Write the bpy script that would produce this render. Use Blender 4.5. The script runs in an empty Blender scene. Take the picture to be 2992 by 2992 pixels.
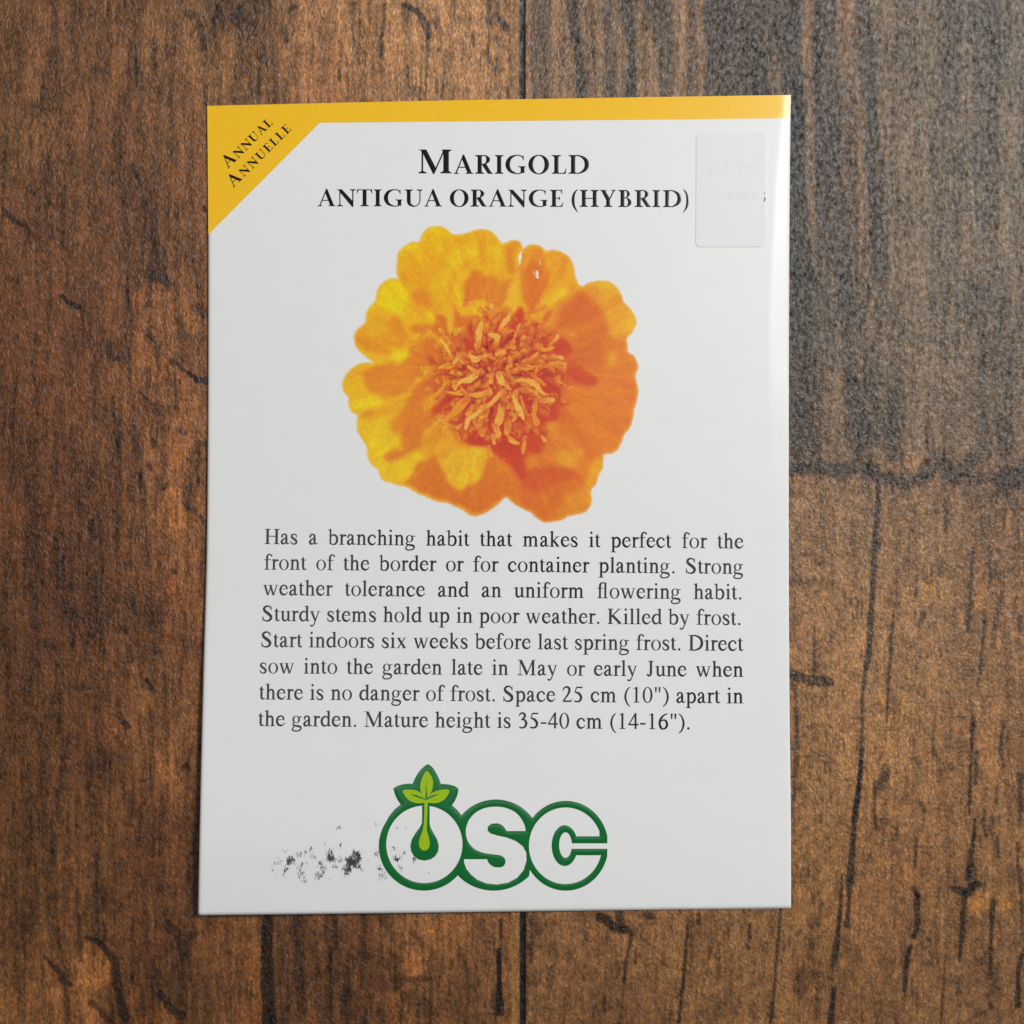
import bpy, bmesh, math, random
import numpy as np
from mathutils import Vector
from mathutils.geometry import delaunay_2d_cdt

scene = bpy.context.scene
COL = scene.collection

# ---------------------------------------------------------------- camera, light, exposure
MM = 0.001
CAM_H = 140.0 * MM                    # phone held about 14 cm above the table
FRAME = 144.5 * MM                    # width of the table strip that fills the picture
PX = FRAME / 2992.0                   # one photograph pixel measured on the table top

cam_data = bpy.data.cameras.new('camera')
cam_data.sensor_fit = 'HORIZONTAL'
cam_data.angle = 2 * math.atan(FRAME / 2 / CAM_H)
cam_data.clip_start = 0.005
cam_data.clip_end = 50
cam = bpy.data.objects.new('camera', cam_data)
COL.objects.link(cam)
cam.location = (0, 0, CAM_H)
cam.rotation_euler = (0, 0, 0)
scene.camera = cam

world = bpy.data.worlds.new('World')
scene.world = world
world.use_nodes = True
wnt = world.node_tree
bg = wnt.nodes['Background']
# dim room; a pale ceiling overhead with the dark phone and hands in front of it
wtc = wnt.nodes.new('ShaderNodeTexCoord')
sepw = wnt.nodes.new('ShaderNodeSeparateXYZ')
wnt.links.new(wtc.outputs['Generated'], sepw.inputs[0])


def wmath(op, a, b=0.0):
    n = wnt.nodes.new('ShaderNodeMath')
    n.operation = op
    for i, x in enumerate((a, b)):
        if hasattr(x, 'is_output'):
            wnt.links.new(x, n.inputs[i])
        else:
            n.inputs[i].default_value = x
    return n.outputs[0]


zc_ = wmath('MAXIMUM', sepw.outputs['Z'], 0.02)
ex_ = wmath('POWER', wmath('ABSOLUTE', wmath('DIVIDE', wmath('SUBTRACT', wmath('DIVIDE', sepw.outputs['X'], zc_), .02), .36)), 2)
ey_ = wmath('POWER', wmath('ABSOLUTE', wmath('DIVIDE', wmath('DIVIDE', sepw.outputs['Y'], zc_), .20)), 2)
e_ = wmath('MINIMUM', wmath('MULTIPLY', wmath('SQRT', wmath('ADD', ex_, ey_)), .5), 1.0)
wr = wnt.nodes.new('ShaderNodeValToRGB')
els = wr.color_ramp.elements
els[0].position, els[0].color = 0.0, (.06, .06, .06, 1)
els[1].position, els[1].color = 1.0, (.085, .085, .088, 1)
for pos_, L in ((.25, .06), (.33, 1.7), (.46, 1.7), (.56, .085)):
    e = els.new(pos_)
    e.color = (L * .96, L * .98, L * 1.04, 1)
wnt.links.new(e_, wr.inputs['Fac'])
wnt.links.new(wr.outputs['Color'], bg.inputs[0])
bg.inputs[1].default_value = 1.0


def area_lamp(name, loc, target, sx, sy, power, col):
    ld = bpy.data.lights.new(name, 'AREA')
    ld.shape = 'RECTANGLE'
    ld.size, ld.size_y = sx, sy
    ld.energy = power
    ld.color = col
    o = bpy.data.objects.new(name, ld)
    COL.objects.link(o)
    o.location = loc
    d = Vector(target) - Vector(loc)
    o.rotation_euler = d.to_track_quat('-Z', 'Y').to_euler()
    return o


zen, azi, dist = math.radians(39), math.radians(38), 0.9
area_lamp('window_light', (dist * math.sin(zen) * math.cos(azi), dist * math.sin(zen) * math.sin(azi), dist * math.cos(zen)),
          (0, 0, 0), 0.19, 0.19, 7.3, (1.0, 0.985, 0.96))
scene.view_settings.view_transform = 'Standard'
scene.view_settings.look = 'None'
scene.view_settings.exposure = 0
scene.view_settings.gamma = 1
scene.view_settings.use_curve_mapping = False

GAIN = 0.86      # how bright a white sheet comes out under this light


def lin(c):
    c = np.asarray(c, float) / 255.0
    return np.where(c <= 0.04045, c / 12.92, ((c + 0.055) / 1.055) ** 2.4)


def alb(*c):
    return tuple(np.clip(lin(c) / GAIN, 0, 0.93)) + (1,)


def at(u, v, z=0.0):
    """point at height z that the photograph shows at pixel u, v"""
    k = PX * (CAM_H - z) / CAM_H
    return ((u - 1496) * k, (1496 - v) * k, z)


# ---------------------------------------------------------------- noise on arrays
_tab = np.random.RandomState(7).rand(256, 256)


def vnoise(x, y, seed=0):
    x = x + seed * 17.31
    y = y + seed * 9.77
    xi = np.floor(x).astype(int)
    yi = np.floor(y).astype(int)
    fx = x - xi
    fy = y - yi
    fx = fx * fx * (3 - 2 * fx)
    fy = fy * fy * (3 - 2 * fy)
    a = _tab[yi % 256, xi % 256]
    b = _tab[yi % 256, (xi + 1) % 256]
    c = _tab[(yi + 1) % 256, xi % 256]
    d = _tab[(yi + 1) % 256, (xi + 1) % 256]
    return (a * (1 - fx) + b * fx) * (1 - fy) + (c * (1 - fx) + d * fx) * fy


def fbm(x, y, seed=0, octs=4, gain=0.55):
    s, w, t = 0, 1, 0
    for i in range(octs):
        s = s + w * vnoise(x * 2 ** i, y * 2 ** i, seed + i * 3)
        t += w
        w *= gain
    return s / t          # 0..1, mean .5


# ---------------------------------------------------------------- painting on arrays
def sstep(a, b, x):
    t = np.clip((x - a) / (b - a + 1e-9), 0, 1)
    return t * t * (3 - 2 * t)


def window(U, V, x0, x1, y0, y1):
    """index window of a separable-ish grid (rows = V, cols = U)"""
    return x0, x1, y0, y1


def seg_dist(U, V, pts, ws=None):
    best = np.full(U.shape, 1e9)
    for i in range(len(pts) - 1):
        ax, ay = pts[i]
        bx, by = pts[i + 1]
        dx, dy = bx - ax, by - ay
        L = dx * dx + dy * dy + 1e-9
        t = np.clip(((U - ax) * dx + (V - ay) * dy) / L, 0, 1)
        d = np.hypot(U - ax - t * dx, V - ay - t * dy)
        if ws is not None:
            d = d - 0.5 * (ws[i] * (1 - t) + ws[i + 1] * t)
        best = np.minimum(best, d)
    return best


def poly_sd(U, V, pts):
    """signed distance, negative inside"""
    n = len(pts)
    d = seg_dist(U, V, list(pts) + [pts[0]])
    ins = np.zeros(U.shape, bool)
    for i in range(n):
        ax, ay = pts[i]
        bx, by = pts[(i + 1) % n]
        if ay == by:
            continue
        c = ((ay > V) != (by > V)) & (U < (bx - ax) * (V - ay) / (by - ay) + ax)
        ins ^= c
    return np.where(ins, -d, d)


def smooth_poly(pts, n=4):
    P = np.array(pts, float)
    m = len(P)
    out = []
    for i in range(m):
        p0, p1, p2, p3 = P[i - 1], P[i], P[(i + 1) % m], P[(i + 2) % m]
        for k in range(n):
            t = k / n
            out.append(0.5 * ((2 * p1) + (p2 - p0) * t + (2 * p0 - 5 * p1 + 4 * p2 - p3) * t * t + (3 * p1 - p0 - 3 * p2 + p3) * t ** 3))
    return [tuple(p) for p in out]


def spline(pts, n=6):
    """open Catmull-Rom through points of any dimension"""
    P = np.array(pts, float)
    if len(P) == 2:
        return [tuple(P[0] + (P[1] - P[0]) * k / 1) for k in range(2)]
    P = np.vstack([2 * P[0] - P[1], P, 2 * P[-1] - P[-2]])
    out = []
    for i in range(1, len(P) - 2):
        p0, p1, p2, p3 = P[i - 1], P[i], P[i + 1], P[i + 2]
        for k in range(n):
            t = k / n
            out.append(0.5 * ((2 * p1) + (p2 - p0) * t + (2 * p0 - 5 * p1 + 4 * p2 - p3) * t * t + (3 * p1 - p0 - 3 * p2 + p3) * t ** 3))
    out.append(P[-2])
    return [tuple(p) for p in out]


class Canvas:
    """a grid of colours over coordinates U, V (optionally warped so that painted edges come out ragged)"""

    def __init__(self, us, vs, warp=None):
        self.us, self.vs = us, vs
        self.U, self.V = np.meshgrid(us, vs)
        self.WU, self.WV = self.U, self.V
        if warp is not None:
            du, dv = warp(self.U, self.V)
            self.WU, self.WV = self.U + du, self.V + dv
        self.c = np.zeros(self.U.shape + (3,))

    def _win(self, pts, m):
        p = np.array(pts)
        a, b = np.searchsorted(self.us, [p[:, 0].min() - m, p[:, 0].max() + m])
        c, d = np.searchsorted(self.vs, [p[:, 1].min() - m, p[:, 1].max() + m])
        return slice(c, d), slice(a, b)

    def _mix(self, w, a, col):
        self.c[w] = self.c[w] * (1 - a[..., None]) + np.asarray(col) * a[..., None]

    def _mul(self, w, a, col):
        self.c[w] = self.c[w] * (1 - a[..., None] * (1 - np.asarray(col)))

    def poly(self, pts, col, f=10, alpha=1.0, smooth=True, mul=False):
        if smooth:
            pts = smooth_poly(pts, 3)
        w = self._win(pts, f + 20)
        if self.U[w].size == 0:
            return
        sd = poly_sd(self.WU[w], self.WV[w], pts)
        a = alpha * (1 - sstep(-f / 2, f / 2, sd))
        (self._mul if mul else self._mix)(w, a, col)

    def stroke(self, pts, ws, col, f=6, alpha=1.0, mul=False):
        if not hasattr(ws, '__len__'):
            ws = [ws] * len(pts)
        if len(ws) < len(pts):
            ws = list(ws) + [ws[-1]] * (len(pts) - len(ws))
        q = spline([(x, y, w) for (x, y), w in zip(pts, ws)], 4)
        w = self._win([(a[0], a[1]) for a in q], max(ws) + f + 20)
        if self.U[w].size == 0:
            return
        d = seg_dist(self.WU[w], self.WV[w], [(a[0], a[1]) for a in q], [a[2] for a in q])
        a = alpha * (1 - sstep(-f / 2, f / 2, d))
        (self._mul if mul else self._mix)(w, a, col)


# ---------------------------------------------------------------- objects, materials
def tag(o, label=None, cat=None, group=None, kind=None):
    for k, v in (('label', label), ('category', cat), ('group', group), ('kind', kind)):
        if v:
            o[k] = v


def link(name, me, mat, parent=None):
    o = bpy.data.objects.new(name, me)
    COL.objects.link(o)
    if mat:
        me.materials.append(mat)
    if parent:
        o.parent = parent
    return o


def mesh_arrays(name, verts, faces, smooth=True):
    """verts Nx3 array; faces Mx4 or Mx3 index array"""
    me = bpy.data.meshes.new(name)
    verts = np.ascontiguousarray(verts, dtype=np.float32)
    faces = np.ascontiguousarray(faces, dtype=np.int32)
    m, k = faces.shape
    me.vertices.add(len(verts))
    me.vertices.foreach_set('co', verts.ravel())
    me.loops.add(m * k)
    me.loops.foreach_set('vertex_index', faces.ravel())
    me.polygons.add(m)
    me.polygons.foreach_set('loop_start', np.arange(0, m * k, k, dtype=np.int32))
    me.polygons.foreach_set('loop_total', np.full(m, k, dtype=np.int32))
    me.polygons.foreach_set('use_smooth', np.full(m, smooth))
    me.update(calc_edges=True)
    me.validate()
    return me


def grid_faces(nv, nu):
    i = np.arange((nv - 1) * (nu - 1))
    r, c = i // (nu - 1), i % (nu - 1)
    a = r * nu + c
    return np.stack([a, a + nu, a + nu + 1, a + 1], 1)


def set_colour(me, cols):
    at_ = me.color_attributes.new('print', 'FLOAT_COLOR', 'POINT')
    rgba = np.ones((len(cols), 4), np.float32)
    rgba[:, :3] = cols
    at_.data.foreach_set('color', rgba.ravel())


class Mat:
    def __init__(self, name):
        self.m = bpy.data.materials.new(name)
        self.m.use_nodes = True
        self.nt = self.m.node_tree
        self.b = self.nt.nodes['Principled BSDF']

    def node(self, t, **kw):
        n = self.nt.nodes.new(t)
        for k, v in kw.items():
            setattr(n, k, v)
        return n

    def link(self, a, b):
        self.nt.links.new(a, b)

    def set(self, **kw):
        for k, v in kw.items():
            self.b.inputs[k.replace('_', ' ')].default_value = v
        return self

    def noise(self, scale, stretch=(1, 1, 1), detail=3, rough=0.6, rot=0):
        tc = self.node('ShaderNodeTexCoord')
        mp = self.node('ShaderNodeMapping')
        mp.inputs['Scale'].default_value = stretch
        mp.inputs['Rotation'].default_value = (0, 0, rot)
        n = self.node('ShaderNodeTexNoise')
        n.inputs['Scale'].default_value = scale
        n.inputs['Detail'].default_value = detail
        n.inputs['Roughness'].default_value = rough
        self.link(tc.outputs['Object'], mp.inputs['Vector'])
        self.link(mp.outputs['Vector'], n.inputs['Vector'])
        return n.outputs['Fac']

    def ramp(self, fac, a, b, lo, hi):
        r = self.node('ShaderNodeMapRange')
        r.inputs['From Min'].default_value = lo
        r.inputs['From Max'].default_value = hi
        r.inputs['To Min'].default_value = a
        r.inputs['To Max'].default_value = b
        self.link(fac, r.inputs['Value'])
        return r.outputs['Result']

    def math(self, op, a, b):
        n = self.node('ShaderNodeMath', operation=op)
        for i, x in enumerate((a, b)):
            if hasattr(x, 'is_output'):
                self.link(x, n.inputs[i])
            else:
                n.inputs[i].default_value = x
        return n.outputs[0]

    def bump(self, h, strength, distance):
        n = self.node('ShaderNodeBump')
        n.inputs['Strength'].default_value = strength
        n.inputs['Distance'].default_value = distance
        self.link(h, n.inputs['Height'])
        self.link(n.outputs['Normal'], self.b.inputs['Normal'])

    def scale_colour(self, col_out, fac):
        n = self.node('ShaderNodeVectorMath', operation='SCALE')
        self.link(col_out, n.inputs[0])
        self.link(fac, n.inputs['Scale'])
        self.link(n.outputs[0], self.b.inputs['Base Color'])


# ---------------------------------------------------------------- the wooden table top
def wood_axes():
    inner = np.arange(-60, 3053, 3.0)
    outer = 3053 + np.cumsum(1.16 ** np.arange(1, 41) * 4)
    lo = -60 - np.cumsum(1.16 ** np.arange(1, 41) * 4)[::-1]
    return np.concatenate([lo, inner, outer])


def wood_warp(U, V):
    du = 10 * (fbm(U / 40, V / 120, 1, 3) - .5) + 7 * (vnoise(U / 9, V / 14, 2) - .5)
    dv = 34 * (fbm(U / 26, V / 90, 3, 3) - .5) + 10 * (vnoise(U / 9, V / 14, 4) - .5)
    return du, dv


ax = wood_axes()
W = Canvas(ax, ax, wood_warp)

# broad tone of the boards, sRGB seen on the print
tones = [
    (150, 120, 96, 66, 44), (450, 120, 106, 74, 49), (680, 50, 84, 58, 38), (640, 220, 112, 80, 49), (1000, 100, 140, 103, 70), (1000, 250, 130, 90, 58),
    (1250, 100, 150, 112, 78), (1300, 250, 150, 112, 76), (1440, 100, 142, 106, 74),
    (1600, 100, 98, 72, 52), (1800, 100, 96, 72, 52), (2000, 100, 94, 70, 50), (2200, 100, 80, 62, 48), (2450, 100, 88, 66, 48), (2650, 100, 84, 66, 50), (2900, 100, 70, 58, 50),
    (100, 350, 98, 68, 43), (330, 350, 95, 62, 38), (500, 330, 98, 66, 40),
    (100, 600, 88, 57, 35), (300, 600, 88, 56, 33), (420, 640, 80, 50, 30), (540, 600, 104, 68, 40), (2350, 500, 70, 56, 46), (2500, 550, 88, 64, 46), (2700, 550, 86, 68, 52), (2920, 550, 84, 68, 54),
    (100, 1000, 88, 54, 31), (300, 1000, 88, 55, 31), (520, 950, 116, 76, 43), (470, 1150, 112, 72, 42), (2350, 950, 72, 58, 48), (2550, 950, 84, 64, 48), (2750, 950, 86, 68, 54), (2920, 1050, 70, 54, 42),
    (100, 1300, 86, 53, 30), (300, 1300, 88, 56, 31), (500, 1250, 122, 80, 46), (2350, 1200, 78, 58, 44), (2600, 1200, 82, 62, 46), (2850, 1250, 76, 58, 44),
    (100, 1500, 84, 51, 29), (300, 1520, 84, 52, 29), (520, 1520, 124, 82, 48), (2350, 1520, 112, 82, 56), (2500, 1500, 110, 82, 58), (2700, 1500, 106, 78, 54), (2900, 1500, 98, 70, 48),
    (80, 1800, 84, 53, 31), (230, 1750, 78, 47, 28), (400, 1800, 86, 55, 32), (540, 1720, 108, 68, 40), (2380, 1800, 118, 84, 54), (2580, 1800, 124, 90, 60), (2800, 1850, 116, 84, 55), (2940, 1900, 112, 80, 54),
    (100, 2150, 86, 55, 32), (260, 2150, 84, 53, 31), (430, 2100, 100, 66, 39), (520, 2180, 114, 76, 46), (2400, 2200, 122, 87, 54), (2620, 2200, 122, 86, 52), (2850, 2200, 114, 80, 50),
    (100, 2500, 86, 57, 33), (260, 2500, 92, 61, 34), (420, 2500, 84, 52, 31), (530, 2550, 90, 57, 33), (2400, 2500, 120, 84, 50), (2600, 2550, 112, 76, 47), (2880, 2500, 110, 77, 48),
    (60, 2700, 94, 63, 37), (200, 2750, 98, 65, 39), (350, 2720, 84, 53, 32), (500, 2780, 78, 50, 30), (640, 2780, 108, 72, 42),
    (100, 2920, 108, 74, 44), (250, 2850, 112, 77, 46), (380, 2900, 84, 54, 32), (560, 2900, 80, 54, 32), (740, 2880, 104, 70, 42), (850, 2850, 78, 52, 32), (960, 2850, 88, 58, 35), (1080, 2880, 84, 54, 33),
    (1210, 2760, 116, 80, 46), (1280, 2860, 100, 68, 40), (1400, 2800, 104, 72, 46), (1620, 2800, 102, 70, 43), (1830, 2780, 108, 74, 45), (1850, 2940, 94, 63, 38), (2000, 2820, 110, 76, 46), (2200, 2850, 110, 77, 48), (2450, 2880, 102, 70, 42), (2700, 2880, 102, 71, 45), (2900, 2880, 98, 69, 45)]
T = np.array(tones, float)
gu = np.clip(ax, -250, 3250)
# interpolate on a coarse grid, then bilinear up
cu = np.linspace(-300, 3300, 91)
CU, CV = np.meshgrid(cu, cu)
num = np.zeros(CU.shape + (3,))
den = np.zeros(CU.shape)
for u, v, r, g, b in T:
    wgt = 1.0 / (((CU - u) / 1.0) ** 2 + ((CV - v) / 1.5) ** 2 + 50 ** 2) ** 1.7
    num += wgt[..., None] * lin((r, g, b))
    den += wgt
tone = num / den[..., None]
fu = np.interp(np.clip(W.WU, -290, 3290), cu, np.arange(91))
fv = np.interp(np.clip(W.WV, -290, 3290), cu, np.arange(91))
iu, iv = np.minimum(fu.astype(int), 89), np.minimum(fv.astype(int), 89)
fu, fv = (fu - iu)[..., None], (fv - iv)[..., None]
W.c = (tone[iv, iu] * (1 - fu) + tone[iv, iu + 1] * fu) * (1 - fv) + (tone[iv + 1, iu] * (1 - fu) + tone[iv + 1, iu + 1] * fu) * fv
W.c *= np.array([1.0, 1.0, .84]) / 0.60

# grain: long streaks, blotches, ochre and dark smears
U, V = W.U, W.V
swirl = 30 * (fbm(U / 160, V / 420, 11, 3) - .5)
streak = fbm((U + swirl) / 17, V / 230, 12, 4, .72)
thin = fbm((U + swirl) / 7, V / 95, 16, 3, .65)
streak2 = fbm((U + swirl) / 46, V / 520, 13, 3, .6)
blotch = fbm(U / 60, V / 110, 14, 4)
fine = fbm(U / 7, V / 24, 15, 2)
g = 1 + 1.55 * (streak - .5) + 0.9 * (streak2 - .5) + 1.4 * (blotch - .5) + 0.9 * (fine - .5) + 1.1 * (thin - .5)
# the lower right board is mottled rather than streaked
iso = fbm(U / 26, V / 30, 17, 4, .68)
iso2 = fbm(U / 8, V / 9, 18, 3, .65)
low = sstep(1500, 1560, U) * sstep(1300, 1450, V)
g2 = 1 + .75 * (streak - .5) + .4 * (streak2 - .5) + 1.15 * (iso - .5) + .9 * (iso2 - .5) + .5 * (thin - .5)
g3 = 1 + 1.5 * (streak - .5) + .8 * (streak2 - .5) + .9 * (iso - .5) + .9 * (iso2 - .5) + .8 * (thin - .5) + .6 * (blotch - .5)
ridge = fbm((U + swirl * 1.6) / 34, V / 900, 19, 3, .6)
upr = sstep(1500, 1560, U) * (1 - sstep(1300, 1420, V))
g3 = g3 + upr * 1.5 * (ridge - .5)
g = g3 * (1 - low) + g2 * low
W.c *= np.clip(g, .35, 1.7)[..., None]
och = sstep(.56, .72, fbm((U + swirl) / 40, V / 150, 21, 4))[..., None] * 0.40
W.c = W.c * (1 - och) + W.c * np.array([1.22, 1.15, .97]) * och
pur = sstep(.55, .7, fbm((U + swirl) / 55, V / 130, 25, 4))[..., None] * .55
W.c = W.c * (1 - pur) + W.c * np.array([.75, .71, .70]) * pur
fleck = sstep(.66, .76, fbm((U + swirl) / 13, V / 75, 31, 3, .55))[..., None] * .62
W.c = W.c * (1 - fleck * (1 - np.array([.42, .42, .43])))

DK = (.19, .195, .20)       # multiply: charcoal stain
DK2 = (.48, .48, .50)      # softer brown smear


def Z(ox, oy, s):
    def f(*p):
        return [(ox + p[i] / s, oy + p[i + 1] / s) for i in range(0, len(p), 2)]
    f.s = s
    return f


# broad dark bands of the right board, top (left edges and right edges run down the board)
za = Z(1500, 0, 1.295)
zb = Z(2192, 0, 2.415)
zc = Z(2192, 800, 2.415)
B = (.30, .325, .37)
for pts, a in [
    (za(68, -10, 132, -10, 150, 360, 150, 520, 100, 520, 66, 360), .75), (za(200, -10, 245, -10, 258, 150, 278, 360, 290, 520, 235, 520, 235, 300, 215, 150), 1),
    (za(335, -10, 372, -10, 378, 150, 395, 360, 340, 380, 345, 200), .55), (za(412, -10, 455, -10, 462, 200, 462, 380, 425, 380, 428, 200), 1),
    (za(508, -10, 596, -10, 600, 150, 600, 380, 560, 380, 545, 200, 520, 80), .9), (za(722, -10, 945, -10, 950, 150, 968, 340, 975, 480, 735, 480, 735, 200), .85),
    (za(990, -10, 1084, -10, 1094, 160, 1100, 340, 1105, 520, 1040, 520, 1010, 300, 985, 150), .95),
    (zb(440, -10, 605, -10, 605, 300, 620, 600, 635, 900, 650, 1200, 690, 1500, 700, 1940, 560, 1940, 500, 1500, 470, 1200, 470, 800, 450, 400), .8),
    (zb(740, -10, 855, -10, 868, 300, 885, 600, 905, 900, 940, 1150, 970, 1500, 985, 1940, 850, 1940, 850, 1500, 800, 1200, 820, 900, 770, 600, 740, 300), .85),
    (zb(290, 560, 370, 560, 378, 900, 390, 1300, 430, 1800, 440, 1960, 270, 1960, 280, 1000), .95),
    (zb(1050, 350, 1130, 420, 1230, 640, 1230, 780, 1150, 650, 1060, 480), .35), (zb(1380, 0, 1600, 0, 1700, 200, 1600, 330, 1480, 250), .35),
    (zc(280, -10, 430, -10, 430, 500, 440, 900, 470, 1290, 420, 1310, 280, 1290), .8), (zc(610, -10, 710, -10, 735, 500, 790, 1000, 800, 1300, 700, 1320, 660, 900, 640, 400), .7),
    (zc(880, 60, 960, 20, 1010, 420, 960, 480, 900, 300), .3), (zc(1030, 700, 1090, 800, 1090, 1250, 1030, 1290), .45), (zc(1100, 420, 1240, 410, 1300, 480, 1200, 520, 1120, 480), .4),
    (zc(1600, 80, 1650, 60, 1660, 180, 1610, 180), .5)]:
    W.poly(pts, B, f=16, alpha=a, mul=True)
for pts, a in [
    (za(600, -10, 715, -10, 725, 200, 725, 370, 620, 370, 605, 150), .5), (za(945, -10, 990, -10, 1000, 330, 965, 330), .8), (za(1085, -10, 1130, -10, 1145, 350, 1105, 350), .8),
    (zb(610, -10, 740, -10, 745, 450, 700, 520, 630, 450), .8), (zb(380, 300, 440, 300, 470, 1300, 480, 1600, 420, 1600, 385, 1000), .6), (zb(650, 800, 760, 800, 830, 1500, 830, 1900, 720, 1900, 670, 1400), .5),
    (za(135, -10, 200, -10, 230, 370, 165, 370), .45), (za(260, -10, 335, -10, 340, 370, 290, 370), .45), (za(460, -10, 505, -10, 540, 370, 480, 370), .6),
    (zc(285, 1240, 430, 1250, 420, 1320, 285, 1330), .9), (zc(280, 1425, 520, 1430, 500, 1490, 280, 1500), .8), (zc(940, 1305, 1280, 1310, 1270, 1400, 1100, 1390, 940, 1370), 1.0), (zc(1600, 1310, 1800, 1300, 1780, 1400, 1650, 1390), .9),
    (zc(560, 700, 670, 700, 690, 790, 560, 760), .6), (zc(780, 100, 890, 180, 880, 260, 790, 220), .5), (zc(1420, 340, 1620, 310, 1600, 350, 1450, 380), .5)]:
    W.poly(pts, (1.35, 1.18, 1.0), f=12, alpha=a, mul=True)

# horizontal butt joint of the right boards
for pts, ws, a in [
    (zc(280, 1375, 560, 1385, 880, 1375), [70, 90, 60], .85), (zc(850, 1370, 920, 1450, 1100, 1470, 1260, 1440), [50, 70, 80, 60], .95), (zc(1240, 1400, 1350, 1340, 1400, 1440), [90, 110, 60], .8),
    (zc(1490, 1400, 1590, 1290), [90, 60], .85), (zc(1440, 1440, 1600, 1450, 1780, 1440), [50, 70, 60], .6), (zc(1780, 1470, 1960, 1430), [120, 170], 1), (zc(1730, 1580, 1800, 1560, 1880, 1660), [70, 90, 60], .6)]:
    W.stroke(pts, [w * 1.25 / 2.415 for w in ws], (.24, .25, .27), f=22, alpha=a, mul=True)

# the seam between the two columns of boards
for pts, w, col in [([(1484, -60), (1485, 400), (1486, 1500), (1486, 2600), (1492, 3050)], 24, (1.32, 1.22, .95)), ]:
    W.stroke(pts, w, col, f=6, mul=True, alpha=.8)
seam_l = [(1525, -900), (1525, 290), (1526, 1500), (1527, 2600), (1527, 4000)]
for pts, w, a in [(seam_l, 20, 1.0)]:
    w_ = W._win(pts, 40)
    d = np.abs(W.U[w_] - np.interp(W.V[w_], [p[1] for p in seam_l], [p[0] for p in seam_l]) + 3 * (vnoise(W.U[w_] / 300, W.V[w_] / 60, 5) - .5))
    aa = 1 - sstep(w / 2 - 3, w / 2 + 3, d)
    W.c[w_] = W.c[w_] * (1 - aa[..., None]) + np.array([.014, .013, .012]) * aa[..., None]
    pale = (1 - sstep(10, 14, np.abs(W.U[w_] - 1506))) * .55
    W.c[w_] = W.c[w_] * (1 - pale[..., None]) + lin((150, 116, 74)) * pale[..., None] / GAIN
    cop = (1 - sstep(6, 10, np.abs(W.U[w_] - 1543))) * .55 * (W.V[w_] < 1800)
    W.c[w_] = W.c[w_] * (1 - cop[..., None]) + lin((150, 102, 62)) * cop[..., None] / GAIN

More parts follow.
